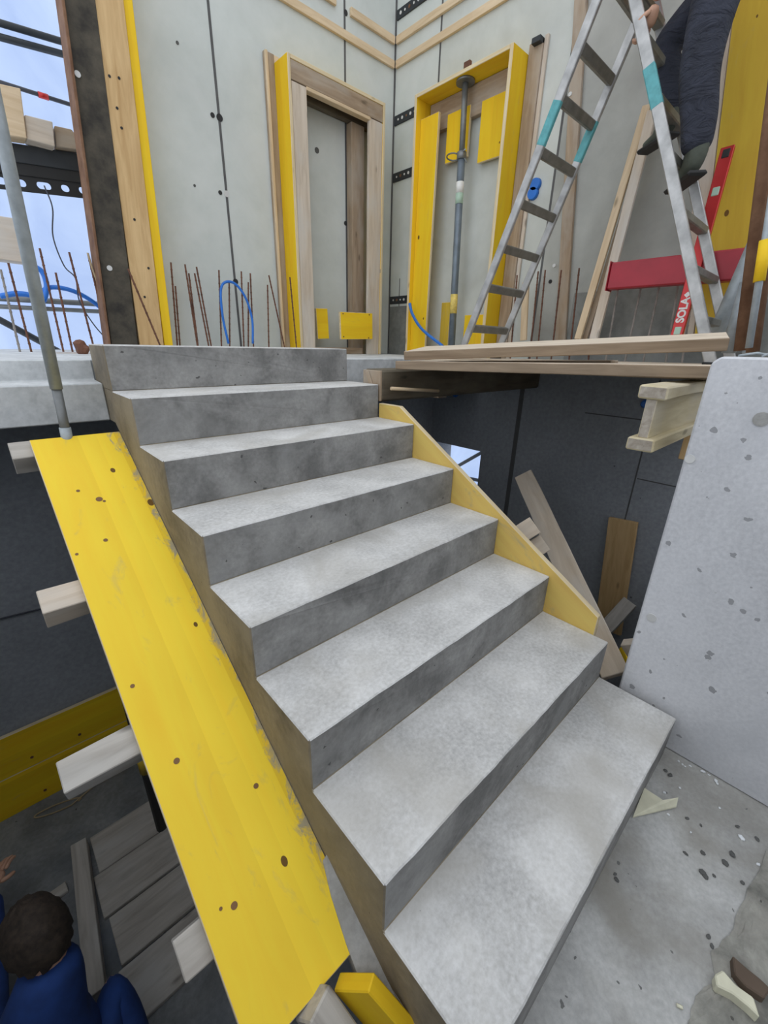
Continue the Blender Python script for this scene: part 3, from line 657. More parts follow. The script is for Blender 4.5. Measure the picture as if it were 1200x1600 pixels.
for i, (t_, b_, mm) in enumerate((((62, 388), (100, 553), 'rusty'), ((87, 426), (114, 552), 'rusty'), ((108, 394), (145, 537), 'rusty'), ((137, 395), (171, 537), 'rusty'))):
    rebar(t_, b_, 'y', 3.58, ORD[i]+' rusty starter bar right of the grey tube, against the blue sheeting', G4, mm)
for t_, b_, mm in (((13, 411), (51, 557), 'rusty'), ((1, 421), (33, 557), 'rebar_g')):
    rebar(t_, b_, 'y', 3.50, ('brown rusty' if mm == 'rusty' else 'cement-grey')+' starter bar at the left picture edge behind the grey tube', 'starter bars left of the tube', mm)
o = rebar((200, 420), (249, 537), 'y', 3.40, 'dark bar slanting across the foot of the pine post', None)

# blue conduits, ropes, cables
def hose(name, pts, ax, v, r, mat, label, cat, n=8):
    return tag(tube(name, spline([H(a, b, ax, v) for a, b in pts], n), r, mat, None, 8), label, cat)
hose('blue_conduit', ((357, 537), (348, 495), (345, 455), (352, 441), (368, 444), (384, 466), (394, 500), (395, 537)), 'y', 3.56, .010, 'blue', 'blue conduit looped upright among the starter bars', 'conduit')
hose('blue_conduit', ((640, 474), (645, 492), (660, 515), (692, 541)), 'x', 2.94, .014, 'blue', 'blue conduit curving down in front of the yellow box', 'conduit')
hose('blue_conduit', ((0, 463), (25, 459), (50, 462), (66, 472), (73, 448), (66, 425), (50, 416), (40, 420)), 'y', 3.70, .016, 'blue', 'blue conduit coil behind the grey tube at the left edge', 'conduit')
hose('blue_conduit', ((60, 460), (80, 449), (115, 455), (150, 475), (172, 500), (179, 535)), 'y', 3.72, .014, 'blue', 'long blue conduit arching right towards the steel frame', 'conduit')
hose('thin_cable', ((69, 290), (82, 325), (83, 370), (100, 415), (118, 435), (124, 470), (145, 505), (168, 532)), 'y', 3.66, .004, 'cable', 'thin dark cable dangling from the perforated beam', 'cable')
hose('tan_rope', ((137, 395), (148, 430), (164, 470), (176, 510), (187, 537)), 'y', 3.56, .006, 'rope', 'tan rope hanging beside the steel frame', 'rope')

# galvanised tube standing before the left slab
pt = thing('steel_tube', H(103, 680, 'y', 1.93), 'galvanised scaffold tube standing before the left slab edge', 'tube')
a, b = H(106, 690, 'y', 1.96), H(1, 200, 'y', 1.96); up_ = (b-a)
zz = lambda z: a+up_*((z-a.z)/up_.z)
tube('inner_tube', [zz(.98), zz(1.25)], .0165, 'propgrey', pt, 14); tube('outer_tube', [zz(1.24), zz(3.2)], .0205, 'galv', pt, 16); tube('collar', [zz(1.0), zz(1.095)], .0195, 'galv', pt, 14)

# ================================================================== LEFT OPENING: SCAFFOLD, TIMBER, SHEETING
def stube(p0, p1, y, r, label, mat='steel_d', ext=.6):
    a, b = H(*p0, 'y', y), H(*p1, 'y', y); dd = (b-a)
    return tag(tube('scaffold_tube', [a-dd*ext, b+dd*.25], r, mat, None, 10), label, 'scaffold tube')
stube((0, 36), (100, 66), 4.7, .022, 'topmost dark scaffold tube against the sky at the upper left')
stube((0, 58), (103, 86), 4.7, .022, 'second dark scaffold tube from the top against the sky')
o = thing('scaffold_rail', H(60, 146, 'y', 4.4), 'thin scaffold rail with a red clamp above the stacked timbers', 'scaffold tube')
a, b = H(30, 138, 'y', 4.4), H(115, 165, 'y', 4.4); tube('rail', [a-(b-a), b+(b-a)*.4], .013, 'cable', o); tube('clamp', [a.lerp(b, .33), a.lerp(b, .52)], .018, 'redlevel', o)
stube((0, 466), (170, 476), 4.3, .020, 'upper of the two grey horizontal tubes behind the blue conduit', 'propgrey')
stube((0, 479), (160, 487), 4.3, .016, 'lower of the two grey horizontal tubes behind the blue conduit', 'propgrey')
stube((0, 500), (97, 552), 4.5, .025, 'dark diagonal scaffold brace behind the starter bars')
pb_ = thing('perforated_beam', H(80, 260, 'y', 4.0), 'black steel beam with slotted lower flange carrying timber offcuts', 'beam')
a, b = H(8, 232, 'y', 4.0), H(135, 252, 'y', 4.0); dx = (b-a).normalized(); a -= dx*.5; b += dx*.5; L_ = (b-a).length
zlo = lambda q, dz: q+Vector((0, 0, dz))
beam('upper_web', zlo(a, -.02), zlo(b, -.02), .10, .05, (0, -1, 0), 'steel_d', pb_)
beam('middle_web', zlo(a, -.10), zlo(b, -.10), .07, .03, (0, -1, 0), 'black', pb_)
# flange with real slots
m_, L2 = frame(zlo(a, -.176), zlo(b, -.176), (0, -1, 0)); bm = bmesh.new(); hw = .045; n_s = 12; pitch = L2/n_s
for i in range(n_s):
    cx = -L2/2+(i+.5)*pitch; hl = .040 if i % 2 else .024; rr = .021; ang = sorted([k*math.tau/24 for k in range(24)]+[math.atan2(sy*hw, sx*pitch/2) % math.tau for sx in (-1, 1) for sy in (-1, 1)])
    for zf, flip in ((.006, 0), (-.006, 1)):
        inn, out = [], []
        for a_ in ang:
            c_, s__ = math.cos(a_), math.sin(a_); inn.append(bm.verts.new((cx+c_*rr+(hl-rr)*(1 if c_ > .01 else -1 if c_ < -.01 else 0), s__*rr, zf)))
            k_ = min(pitch/2/abs(c_) if abs(c_) > 1e-6 else 9, hw/abs(s__) if abs(s__) > 1e-6 else 9); out.append(bm.verts.new((cx+c_*k_, s__*k_, zf)))
        for q in range(len(ang)):
            e_ = (q+1) % len(ang); f_ = [inn[q], out[q], out[e_], inn[e_]]; bm.faces.new(f_[::-1] if flip else f_)
obj('slotted_flange', bm, 'black', pb_, m_)
def block(pxs, y, t, mat, label):
    c = [H(px, py, 'y', y) for px, py in pxs]; bm = bmesh.new()
    A = [bm.verts.new(q) for q in c]; B = [bm.verts.new(q+Vector((0, t, 0))) for q in c]; bm.faces.new(A); bm.faces.new(B[::-1])
    for i in range(len(c)): bm.faces.new((A[i], B[i], B[(i+1) % len(c)], A[(i+1) % len(c)]))
    bmesh.ops.recalc_face_normals(bm, faces=bm.faces); bev(bm, .004); return tag(obj('timber_offcut', bm, mat), label, 'timber')
block(((-12, 128), (32, 138), (42, 216), (-12, 208)), 3.86, .12, 'pine', 'tall pale timber offcut on the black beam at the left edge')
block(((38, 179), (82, 190), (86, 229), (42, 217)), 3.88, .12, 'pine_w', 'middle timber offcut on the black beam')
block(((85, 196), (112, 202), (120, 213), (124, 234), (88, 229)), 3.92, .12, 'brown', 'small dark timber offcut on the black beam next to the steel frame')
block(((-10, 336), (44, 344), (54, 412), (-10, 404)), 3.90, .14, 'pine_w', 'large timber offcut at the left edge behind the grey tube')
o = tag(beam('base_plank', H(-30, 557, 'y', 3.3), H(138, 555, 'y', 3.3), .20, .03, (0, 0, 1), 'brown'), 'thin brown plank lying on the left slab under the starter bars', 'plank')
bm = bmesh.new(); c = H(128, 545, 'y', 3.1); bmesh.ops.create_icosphere(bm, subdivisions=2, radius=.05)
for v in bm.verts: v.co = Vector((v.co.x*.8, v.co.y*.8, v.co.z*.9))*random.uniform(.75, 1.2)+Vector((c.x, c.y, ZS+.035))
tag(obj('rusty_clamp', bm, 'rusty'), 'small rusty clamp lying on the slab beside the top step', 'clamp')
def sheeting(name, pts_lo, pts_hi, label):
    bm = bmesh.new(); n, mz = 40, 14; g = []
    for i in range(n+1):
        col_ = []
        for j in range(mz+1):
            p = Vector(pts_lo).lerp(Vector(pts_hi), i/n); z = p.z+(pts_lo[3] if len(pts_lo) > 3 else 0)
            nrm = Vector((-(pts_hi[1]-pts_lo[1]), pts_hi[0]-pts_lo[0], 0)).normalized()
            col_.append(bm.verts.new(Vector((p.x, p.y, SZ0+(SZ1-SZ0)*j/mz))+nrm*(.05*math.sin(i*1.3)+.03*math.sin(i*.37+j*.5))))
        g.append(col_)
    for i in range(n):
        for j in range(mz): bm.faces.new((g[i][j], g[i+1][j], g[i+1][j+1], g[i][j+1]))
    o = obj(name, bm, 'sheet', smooth=True); return tag(o, label, 'sheeting')
SZ0, SZ1 = -1.6, 5.6
sheeting('scaffold_sheeting', (-5.5, 6.4, 0), (2.2, 6.4, 0), 'pale blue translucent sheeting hung behind the scaffold on the left')
SZ0, SZ1 = -1.6, 1.6
sheeting('scaffold_sheeting', (4.6, 5.0, 0), (4.6, .6, 0), 'pale blue sheeting seen through the small lower window')
for p0, p1, lb_ in (((700, 737), (765, 700), 'dark diagonal brace seen through the small lower window'), ((715, 744), (765, 754), 'dark scaffold tube low in the small lower window')):
    a, b = H(*p0, 'x', 3.9), H(*p1, 'x', 3.9); dd = b-a
    tag(tube('scaffold_tube', [a-dd*1.2, b+dd*1.2], .022, 'steel_d'), lb_, 'scaffold tube')

# ================================================================== LOWER SPACES
# right hole
a, b = D(962, 1056, 1.80), D(818, 742, 2.75)
o = beam('leaning_plank', a, b, .115, .035, (-1, -.5, .25), 'pine_w', b=.003, jit=.002); tag(o, 'long pale plank leaning down in the dark opening right of the stair', 'plank')
for (p0, d0, p1, d1, lb_) in (((775, 858), 2.1, (836, 820), 2.05, 'upper of two short timbers crossing behind the side board'), ((795, 882), 2.1, (850, 848), 2.1, 'lower of two short timbers crossing behind the side board')):
    o = beam('short_timber', D(*p0, d0), D(*p1, d1), .09, .05, (-.5, -.6, .6), 'pine_w'); tag(o, lb_, 'timber')
a, b = H(974, 812, 'x', 2.93), H(950, 985, 'x', 2.93)
o = beam('orange_board', a, b, .20, .03, (-1, 0, 0), 'orange'); tag(o, 'orange-brown board standing against the dark lower wall', 'board')
a, b = H(930, 1000, 'x', 2.6), H(985, 940, 'x', 2.8)
o = beam('grey_offcut', a, b, .10, .05, (-1, 0, .5), 'grey'); tag(o, 'grey timber offcut crossing the orange-brown board', 'timber')
_p = H(1078, 700, 'y', yc); o = beam('girder_block', Vector((_p.x, yc, 1.119)), Vector((_p.x, yc, .97)), .09, .05, (0, -1, 0), 'orange'); tag(o, 'orange timber block fixed below the girder beside the grey wall', 'timber')
o = beam('yellow_offcut', D(972, 1012, 2.1), D(984, 1045, 2.0), .035, .02, (-1, 0, 0), 'yel'); tag(o, 'small yellow board end beside the foot of the leaning plank', 'board')
o = beam('wood_offcut', D(983, 1002, 1.9), D(1000, 1030, 1.9), .07, .05, (-1, 0, 0), 'pine_w'); tag(o, 'rounded timber offcut tucked behind the grey wall edge', 'timber')
# left hole: boards against the back wall, props, floor boards
for i, (z0, z1, lb_) in enumerate(((FL, FL+.30, 'lower dark yellow board standing on edge along the lower back wall'), (FL+.302, FL+.60, 'upper dark yellow board standing on edge along the lower back wall'))):
    o = beam('kerb_board', (-1.34, 2.755, (z0+z1)/2), (-.10, 2.755, (z0+z1)/2), z1-z0, .027, (0, -1, 0), ['yel', 'ply']); tag(o, lb_, 'board')
    for x in (-.95, -.70, -.45): tube('nail', [(x, 2.738, (z0+z1)/2-.08), (x, 2.746, (z0+z1)/2-.08)], .009, 'rusty', o, 8)
pp = thing('soffit_prop', (-.20, 2.02, FL), 'dark steel prop in shade under the sloping yellow board', 'prop')
pq = lambda z: Vector((-.205, 2.03-.02*(z-FL), z))
tube('outer_tube', [pq(FL+.01), pq(.3)], .03, 'steel_d', pp); tube('inner_tube', [pq(.29), pq(.86)], .024, 'steel_d', pp); tube('base_plate', [pq(FL), pq(FL+.012)], .07, 'steel_d', pp, 16)
tube('collar', [pq(-.86), pq(-.74)], .036, 'yel_old', pp)
o = beam('floor_timber', H(125, 1322, 'z', FL+.05), H(152, 1560, 'z', FL+.05), .075, .09, (0, 0, 1), 'grey'); tag(o, 'grey square timber lying on the lower floor beside the crouching worker', 'timber')
fb = [(1.36, 'nearest the crouching worker'), (1.62, 'second from the crouching worker'), (1.88, 'third from the crouching worker'), (2.13, 'nearest the dark prop')]
for y, lb_ in fb:
    o = beam('floor_board', (-.56+random.uniform(-.01, .02), y, FL+.0125), (1.0, y+random.uniform(-.03, .03), FL+.0125), .245, .025, (0, 0, 1), 'grey'); tag(o, 'grey dusty board on the lower floor, '+lb_, 'board')
for i, (p0, p1) in enumerate((((40, 1432), (105, 1385)), ((60, 1470), (110, 1440)))):
    o = beam('floor_lath', H(*p0, 'z', FL+.012), H(*p1, 'z', FL+.012), .06, .02, (0, 0, 1), 'grey'); tag(o, ('upper', 'lower')[i]+' dusty lath on the lower floor left of the grey timber', 'lath')
w_ = [H(90+32*math.cos(a)+(18*math.sin(a)), 1262-12*math.sin(a)-10*math.cos(a), 'z', FL+.012) for a in [i*math.tau/22*.93 for i in range(23)]]
tag(tube('wire_loop', w_ + [H(150, 1225, 'z', FL+.02), H(205, 1195, 'z', FL+.05)], .004, 'rope', None, 6), 'thin wire loop lying on the lower floor below the whitish timber', 'wire')
tag(tube('wall_cable', [(-1.35, 2.772, .04), (-.9, 2.765, -.02), (-.4, 2.765, -.06), (.3, 2.772, -.02)], .005, 'cable', None, 6), 'thin dark cable strung along the dark lower back wall', 'cable')
tag(beam('blue_tag', (-1.04, 2.765, -.86), (-.98, 2.765, -.84), .03, .012, (0, -1, 0), 'blue'), 'small blue clip on the lower back wall above the yellow boards', 'clip')
for px, py, lb_ in ((712, 616, 'small blue tie cone on the dark wall under the planks, left one'), (1008, 631, 'small blue tie cone on the dark wall beside the girder')):
    p = H(px, py, 'x', XI); tag(tube('tie_cone', [p+Vector((-.03, 0, 0)), p], [.018, .03], 'blue', None, 12), lb_, 'tie cone')

# ================================================================== LANDING DEBRIS
bm = bmesh.new()
tri = [H(989, 1276, 'z', .008), H(1007, 1231, 'z', .022), H(1036, 1250, 'z', .03), H(1060, 1246, 'z', .035), H(1057, 1260, 'z', .012)]
A = [bm.verts.new(q) for q in tri]; B = [bm.verts.new(q-Vector((0, 0, .006))) for q in tri]; bm.faces.new(A); bm.faces.new(B[::-1])
for i in range(5): bm.faces.new((A[i], B[i], B[(i+1) % 5], A[(i+1) % 5]))
bmesh.ops.recalc_face_normals(bm, faces=bm.faces)
tag(obj('torn_scrap', bm, 'paper'), 'torn cream scrap lying on the landing beside the bottom step', 'scrap')
def crumb(px, py, r, mat, label, cat, group, flat=.55):
    p = H(px, py, 'z', 0.0); bm = bmesh.new(); bmesh.ops.create_icosphere(bm, subdivisions=1, radius=r)
    sx, sy = random.uniform(.7, 1.6), random.uniform(.6, 1.1); a = random.uniform(0, 3.1)
    for v in bm.verts:
        q = Vector((v.co.x*sx, v.co.y*sy, v.co.z*flat))*random.uniform(.8, 1.2); v.co = Matrix.Rotation(a, 3, 'Z') @ q + Vector((p.x, p.y, r*flat*.8))
    return tag(obj('crumb' if cat == 'crumb' else 'stone', bm, mat), label, cat, group)
for px, py, r in ((1060, 1190, .006), (1066, 1195, .005), (1070, 1198, .004), (1078, 1197, .004), (1098, 1206, .007), (1107, 1211, .004), (1118, 1221, .007), (1120, 1225, .006), (1062, 1232, .006), (1038, 1239, .005), (1124, 1263, .005), (1079, 1301, .004), (1158, 1310, .008), (1184, 1351, .006), (1044, 1273, .004)):
    crumb(px, py, r, 'crumb', 'tiny white crumb on the landing along the grey wall', 'crumb', 'white crumbs on the landing')
for px, py, r in ((1040, 1205, .008), (1047, 1212, .009), (1144, 1336, .012), (1133, 1349, .009), (1097, 1364, .011), (1102, 1370, .008), (1071, 1334, .006), (1098, 1333, .007), (1095, 1290, .006), (1073, 1279, .006), (963, 1375, .008), (961, 1366, .005), (889, 1452, .009), (1116, 1369, .005), (1160, 1380, .008), (1112, 1479, .006), (1107, 1464, .006), (1152, 1292, .007), (1183, 1312, .007)):
    crumb(px, py, r, 'stone', 'small dark stone chip on the landing floor', 'stone', 'dark stone chips on the landing', .4)
# broken patch of dirt with a brown brick-like lump
bm = bmesh.new()
c0 = H(1175, 1525, 'z', 0)
outl = [H(px, py, 'z', .001) for px, py in ((1075, 1600), (1088, 1555), (1115, 1535), (1112, 1490), (1145, 1450), (1170, 1390), (1200, 1330), (1260, 1360), (1300, 1600), (1200, 1700), (1100, 1680))]
cv = bm.verts.new(c0+Vector((0, 0, .007))); ring = [bm.verts.new(q) for q in outl]; mid = [bm.verts.new(c0.lerp(q, .55)+Vector((0, 0, .006+random.uniform(-.002, .003)))) for q in outl]; n = len(outl)
for i in range(n):
    j = (i+1) % n; bm.faces.new((cv, mid[i], mid[j])); bm.faces.new((mid[i], ring[i], ring[j], mid[j]))
bmesh.ops.recalc_face_normals(bm, faces=bm.faces)
bmesh.ops.subdivide_edges(bm, edges=bm.edges, cuts=3, use_grid_fill=True)
for v in bm.verts: v.co += Vector((random.uniform(-.004, .004), random.uniform(-.004, .004), random.uniform(0, .003)))
bmesh.ops.triangulate(bm, faces=bm.faces)
tag(obj('dirt_patch', bm, concrete('damp_dirt', (.25, .245, .215), .4, 7, .5, 30, .95, .8, tint=(.36, .34, .30), tint_s=9, tint_a=.8)), 'crumbly dark dirt patch at the lower right of the landing', 'dirt', kind='stuff')
def lump(pxs, z, t, mat, label, cat='rubble'):
    bm = bmesh.new(); c = [H(px, py, 'z', z) for px, py in pxs]; A = [bm.verts.new(q) for q in c]; B = [bm.verts.new(q-Vector((0, 0, t))) for q in c]; bm.faces.new(A); bm.faces.new(B[::-1])
    for i in range(len(c)): bm.faces.new((A[i], B[i], B[(i+1) % len(c)], A[(i+1) % len(c)]))
    bmesh.ops.recalc_face_normals(bm, faces=bm.faces); bev(bm, .003); return tag(obj('rubble_piece', bm, mat), label, cat)
lump(((1145, 1492), (1165, 1510), (1190, 1530), (1205, 1545), (1195, 1560), (1165, 1540), (1148, 1520)), .032, .03, 'muck', 'dark brown rubble lump in the dirt patch')
lump(((1117, 1522), (1130, 1515), (1150, 1538), (1178, 1558), (1188, 1590), (1170, 1572), (1145, 1552), (1120, 1540)), .036, .03, 'paper', 'pale broken rubble strip in the dirt patch')
tag(tube('wood_chip', [H(1057, 1570, 'z', .004), H(1067, 1575, 'z', .006)], .004, 'paper', None, 5), 'tiny pale wood chip on the landing floor near the bottom', 'chip')

# ================================================================== PEOPLE
def skinmesh(joints, edges, root, levels=2):
    """joints: name -> (pos, radius or (rx, ry)); returns an evaluated mesh grown with a Skin modifier"""
    names = list(joints); me = bpy.data.meshes.new('tmp'); me.from_pydata([joints[n][0] for n in names], [(names.index(a), names.index(b)) for a, b in edges], [])
    o = bpy.data.objects.new('tmp', me); COL.objects.link(o); o.modifiers.new('s', 'SKIN'); o.modifiers.new('d', 'SUBSURF').levels = levels
    sv = me.skin_vertices[0].data
    for i, n in enumerate(names):
        r = joints[n][1]; sv[i].radius = r if isinstance(r, tuple) else (r, r); sv[i].use_root = n == root
    bpy.context.view_layer.update(); ev = o.evaluated_get(bpy.context.evaluated_depsgraph_get()); out = bpy.data.meshes.new_from_object(ev)
    bpy.data.objects.remove(o); return out
def body(name, parts, mat, parent):
    bm = bmesh.new()
    for me in parts: bm.from_mesh(me); bpy.data.meshes.remove(me)
    return obj(name, bm, mat, parent, smooth=True)
def hand(wrist, dirn, palm_n, curl, s=1.0):
    """palm plus five separate bent fingers; palm_n points out of the palm"""
    d = Vector(dirn).normalized(); n = Vector(palm_n); n = (n-d*n.dot(d)).normalized(); sd = d.cross(n); w = Vector(wrist); out = []
    pj = {'w': (w, (.026*s, .02*s)), 'p1': (w+d*.04*s, (.036*s, .017*s)), 'p2': (w+d*.085*s, (.040*s, .014*s))}
    out.append(skinmesh(pj, [('w', 'p1'), ('p1', 'p2')], 'w', 1))
    for k, (off, L) in enumerate(((-.030, .070), (-.010, .080), (.010, .076), (.029, .060))):
        b0 = w+d*.075*s+sd*off*s; j = {'0': (b0, .0095*s)}; p = b0; a = .12
        for i, f in enumerate((.5, .3, .25)):
            p = p+(d*math.cos(a)+n*math.sin(a))*L*f*s; a += curl; j[str(i+1)] = (p, (.0092-.0012*i)*s)
        out.append(skinmesh(j, [('0', '1'), ('1', '2'), ('2', '3')], '0', 1))
    b0 = w+d*.025*s-sd*.028*s; j = {'0': (b0, .012*s), '1': (b0+(d*.5-sd*.75+n*.3)*.038*s, .011*s), '2': (b0+(d*.5-sd*.75+n*.3)*.038*s+(d*.75-sd*.1+n*.6)*.032*s, .009*s)}
    out.append(skinmesh(j, [('0', '1'), ('1', '2')], '0', 1)); return out
def head_mesh(c, fwd, up, s=1.0):
    """head with brow, nose, chin; c = centre"""
    f = Vector(fwd).normalized(); u = Vector(up); u = (u-f*u.dot(f)).normalized(); r = f.cross(u); bm = bmesh.new()
    bmesh.ops.create_uvsphere(bm, u_segments=24, v_segments=18, radius=1)
    for v in bm.verts:
        x, y, z = v.co; wy = .098; jaw = max(0, -z)
        X = x*.076*(1-.28*jaw); Y = y*wy*(1-.12*jaw)+(.012*jaw if y > 0 else .018*jaw); Z = z*.118
        if y > .75 and abs(x) < .22: Y += .020*math.exp(-((z+.12)/.16)**2)          # nose
        if y > .7 and abs(abs(x)-.32) < .16 and abs(z-.08) < .12: Y -= .008           # eye sockets
        if y > .7 and abs(x) < .3 and abs(z+.45) < .07: Y -= .005                      # mouth
        v.co = Vector(c)+(r*X+f*Y+u*Z)*s
    for sg in (-1, 1):
        e = bmesh.ops.create_uvsphere(bm, u_segments=10, v_segments=8, radius=1)['verts']
        for v in e: v.co = Vector(c)+(r*(sg*.078+v.co.x*.010)+f*(-.005+v.co.y*.020)+u*(v.co.z*.032))*s
    me = bpy.data.meshes.new('tmp'); bm.to_mesh(me); bm.free(); return me
def hair_cap(c, fwd, up, s=1.0):
    f = Vector(fwd).normalized(); u = Vector(up); u = (u-f*u.dot(f)).normalized(); r = f.cross(u); bm = bmesh.new()
    bmesh.ops.create_uvsphere(bm, u_segments=32, v_segments=22, radius=1); rr = random.Random(3)
    kill = [v for v in bm.verts if v.co.z < -.15+.75*max(0, v.co.y)-.6*max(0, -v.co.y) or (v.co.z < -.78)]
    bmesh.ops.delete(bm, geom=kill, context='VERTS')
    for v in bm.verts:
        k = 1+rr.uniform(-.035, .06); v.co = Vector(c)+(r*v.co.x*.087+f*(v.co.y*.108-.003)+u*(v.co.z*.128))*k*s
    me = bpy.data.meshes.new('tmp'); bm.to_mesh(me); bm.free(); return me
def boot(ank, toe_dir, s=1.0):
    a = Vector(ank); t = Vector(toe_dir); t.z = 0; t.normalize(); z = Vector((0, 0, 1))
    j = {'top': (a+z*.09, .052*s), 'ank': (a, .046*s), 'heel': (a-t*.045*s-z*.055*s, (.036*s, .036*s)), 'mid': (a+t*.06*s-z*.05*s, (.043*s, .036*s)), 'toe': (a+t*.15*s-z*.062*s, (.044*s, .028*s)), 'tip': (a+t*.19*s-z*.066*s, (.034*s, .022*s))}
    return skinmesh(j, [('top', 'ank'), ('ank', 'heel'), ('ank', 'mid'), ('mid', 'toe'), ('toe', 'tip')], 'ank')

# worker on the ladder (facing the left wall, +y)
wk = thing('person', (2.52, .78, 2.2), 'worker in dark navy trousers and orange top standing on the ladder', 'person')
An = H(1088, 238, 'x', 2.44); Kn = H(1090, 120, 'x', 2.44); Hn = Vector((2.46, .84, 3.03))
Af = H(1046, 182, 'x', 2.64); Kf = H(1048, 70, 'x', 2.64); Hf = Vector((2.64, .87, 3.04)); Kf.y += .03
pel = Vector((2.55, .83, 3.10)); tor = Vector((2.55, .90, 3.36)); che = Vector((2.55, .98, 3.56)); nek = Vector((2.55, 1.02, 3.72)); hc = Vector((2.55, 1.07, 3.87))
shn, shf = Vector((2.36, .98, 3.60)), Vector((2.74, .98, 3.60))
wr_n = H(1026, 4, 'x', 2.36); eln = Vector((2.28, 1.02, 3.30)); wr_f = Vector((2.76, 1.22, 3.42)); elf = Vector((2.83, 1.02, 3.36))
J = {'pel': (pel, .11), 'tor': (tor, .10), 'che': (che, .12), 'nek': (nek, .05), 'hd': (hc, .06), 'hn': (Hn, .075), 'kn': (Kn, .05), 'an': (An, .036), 'hf': (Hf, .075), 'kf': (Kf, .05), 'af': (Af, .036),
     'sn': (shn, .055), 'en': (eln, .038), 'wn': (wr_n, .026), 'sf': (shf, .055), 'ef': (elf, .038), 'wf': (wr_f, .026)}
E_ = [('pel', 'tor'), ('tor', 'che'), ('che', 'nek'), ('nek', 'hd'), ('pel', 'hn'), ('hn', 'kn'), ('kn', 'an'), ('pel', 'hf'), ('hf', 'kf'), ('kf', 'af'), ('che', 'sn'), ('sn', 'en'), ('en', 'wn'), ('che', 'sf'), ('sf', 'ef'), ('ef', 'wf')]
dn = (wr_n-eln).normalized(); df = (wr_f-elf).normalized()
body('body', [skinmesh(J, E_, 'pel'), head_mesh(hc, (0, .9, .25), (0, -.25, 1))] + hand(wr_n, (0.25, .35, -.75), (.1, .8, -.2), .8) + hand(wr_f, df, (0, .3, -1), .75), 'skin', wk)
mid = lambda a, b, t: a.lerp(b, t)
T = {'wa': (pel+Vector((0, .0, .10)), .135), 'pel': (pel, (.165, .15)), 'hn': (Hn+Vector((0, -.02, -.02)), .118), 'tn': (mid(Hn, Kn, .55), .098), 'kn': (Kn, .088), 'cn': (mid(Kn, An, .5)+Vector((0, -.012, 0)), .082), 'an': (An+Vector((0, 0, -.015)), .066),
     'hf': (Hf, .112), 'tf': (mid(Hf, Kf, .55), .09), 'kf': (Kf, .08), 'cf': (mid(Kf, Af, .5), .076), 'af': (Af+Vector((0, 0, -.01)), .064)}
trm = plain('creased_navy_cloth', (.030, .034, .050), .9, 0, .3, 10)
t_ = trm.node_tree; bump(t_, t_.nodes['Principled BSDF'], noise(t_, coords(t_, (6, 6, 14)), 1.3, 4, .6, 1.5), .9, .03)
body('trousers', [skinmesh(T, [('wa', 'pel'), ('pel', 'hn'), ('hn', 'tn'), ('tn', 'kn'), ('kn', 'cn'), ('cn', 'an'), ('pel', 'hf'), ('hf', 'tf'), ('tf', 'kf'), ('kf', 'cf'), ('cf', 'af')], 'pel', 3)], trm, wk)
Jk = {'hem': (pel+Vector((0, .03, .02)), (.155, .145)), 'tor': (tor, (.16, .135)), 'che': (che, (.17, .14)), 'col': (nek-Vector((0, 0, .03)), .075), 'sn': (shn, .085), 'en': (mid(shn, eln, .95), .062), 'un': (mid(eln, wr_n, .35), .055), 'sf': (shf, .085), 'ef': (mid(shf, elf, .95), .062)}
body('jacket', [skinmesh(Jk, [('hem', 'tor'), ('tor', 'che'), ('che', 'col'), ('che', 'sn'), ('sn', 'en'), ('en', 'un'), ('che', 'sf'), ('sf', 'ef')], 'tor')], 'hivis', wk)
body('work_boot', [boot(An-Vector((0, .0, .02)), (.8, .6, 0), .95)], 'boot', wk); body('work_boot', [boot(Af-Vector((0, 0, .02)), (.6, .8, 0), .85)], 'boot', wk)
for ak, td, sc_ in ((An, Vector((.8, .6, 0)), .95), (Af, Vector((.6, .8, 0)), .85)):
    td = td.normalized(); c0_ = ak+Vector((0, 0, -.02-.088*sc_)); beam('boot_sole', c0_-td*.085*sc_, c0_+td*.215*sc_, .092*sc_, .024, (0, 0, 1), 'black', wk, b=.01)
body('hair', [hair_cap(hc, (0, .9, .25), (0, -.25, 1))], 'hair', wk)

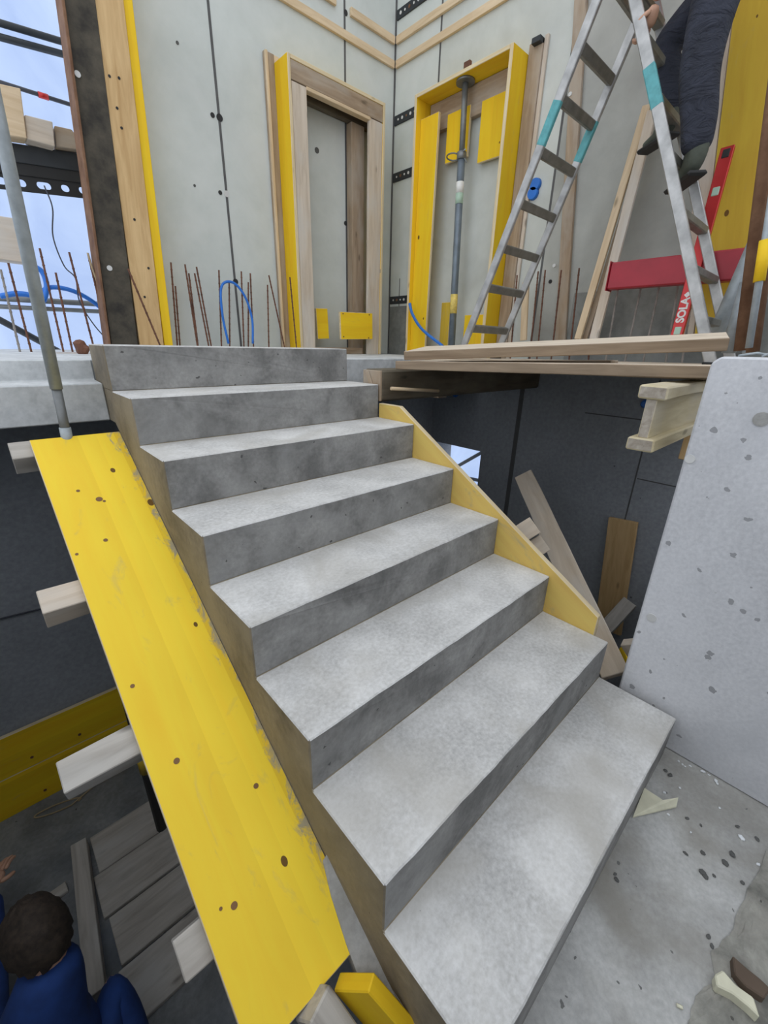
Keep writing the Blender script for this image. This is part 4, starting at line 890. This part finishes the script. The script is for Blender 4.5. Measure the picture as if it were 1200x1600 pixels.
# worker crouching on the lower floor, seen from above, facing away
w2 = thing('person', (-.62, 1.2, FL), 'dark-haired worker in blue work clothes stooping at the lower left', 'person')
hd2 = D(58, 1462, 1.42); fw2 = Vector((-.35, .82, -.45)); up2 = Vector((-.1, .4, .95))
nk2 = hd2+Vector((.02, -.08, -.07)); ch2 = D(45, 1668, 1.42); pl2 = ch2+Vector((.10, -.28, -.28))
sR = D(140, 1650, 1.50); sL = ch2+(ch2-sR); sL.z = sR.z-.02
eL = D(-16, 1500, 1.75); wL = D(-14, 1392, 2.02); eR = sR+Vector((.02, .16, -.24)); wR = sR+Vector((-.12, .36, -.36))
kL = Vector((pl2.x-.16, pl2.y+.38, FL+.52)); kR = Vector((pl2.x+.16, pl2.y+.36, FL+.50)); aL = Vector((pl2.x-.14, pl2.y+.02, FL+.11)); aR = Vector((pl2.x+.14, pl2.y-.02, FL+.11))
J2 = {'pel': (pl2, .11), 'che': (ch2, .12), 'nek': (nk2, .052), 'hd': (hd2, .06), 'sl': (sL, .05), 'el': (eL, .036), 'wl': (wL, .026), 'sr': (sR, .05), 'er': (eR, .036), 'wr': (wR, .026),
      'kl': (kL, .05), 'al': (aL, .036), 'kr': (kR, .05), 'ar': (aR, .036)}
body('body', [skinmesh(J2, [('pel', 'che'), ('che', 'nek'), ('nek', 'hd'), ('che', 'sl'), ('sl', 'el'), ('el', 'wl'), ('che', 'sr'), ('sr', 'er'), ('er', 'wr'), ('pel', 'kl'), ('kl', 'al'), ('pel', 'kr'), ('kr', 'ar')], 'pel'),
              head_mesh(hd2, fw2, up2)] + hand(wL, D(6, 1345, 2.12)-wL, (.2, -.2, -1), .35) + hand(wR, (-.2, .6, -.4), (0, 0, -1), .5), 'skin', w2)
C2 = {'che': (ch2, (.19, .13)), 'pel': (pl2, .155), 'col': (mid(ch2, nk2, .9), .105), 'col2': (mid(nk2, hd2, .30), .085), 'sl': (sL, .085), 'el': (eL, .06), 'wl': (mid(eL, wL, .9), .046), 'sr': (sR, .085), 'er': (eR, .06), 'wr': (mid(eR, wR, .85), .046),
      'kl': (kL, .085), 'al': (aL+Vector((0, 0, .06)), .062), 'kr': (kR, .085), 'ar': (aR+Vector((0, 0, .06)), .062)}
body('work_clothes', [skinmesh(C2, [('che', 'pel'), ('che', 'col'), ('col', 'col2'), ('che', 'sl'), ('sl', 'el'), ('el', 'wl'), ('che', 'sr'), ('sr', 'er'), ('er', 'wr'), ('pel', 'kl'), ('kl', 'al'), ('pel', 'kr'), ('kr', 'ar')], 'pel')], 'bluecloth', w2)
body('hair', [hair_cap(hd2, fw2, up2, 1.03)], 'hair', w2)
body('work_boot', [boot(aL, (0, 1, 0))], 'boot', w2); body('work_boot', [boot(aR, (0, 1, 0))], 'boot', w2)
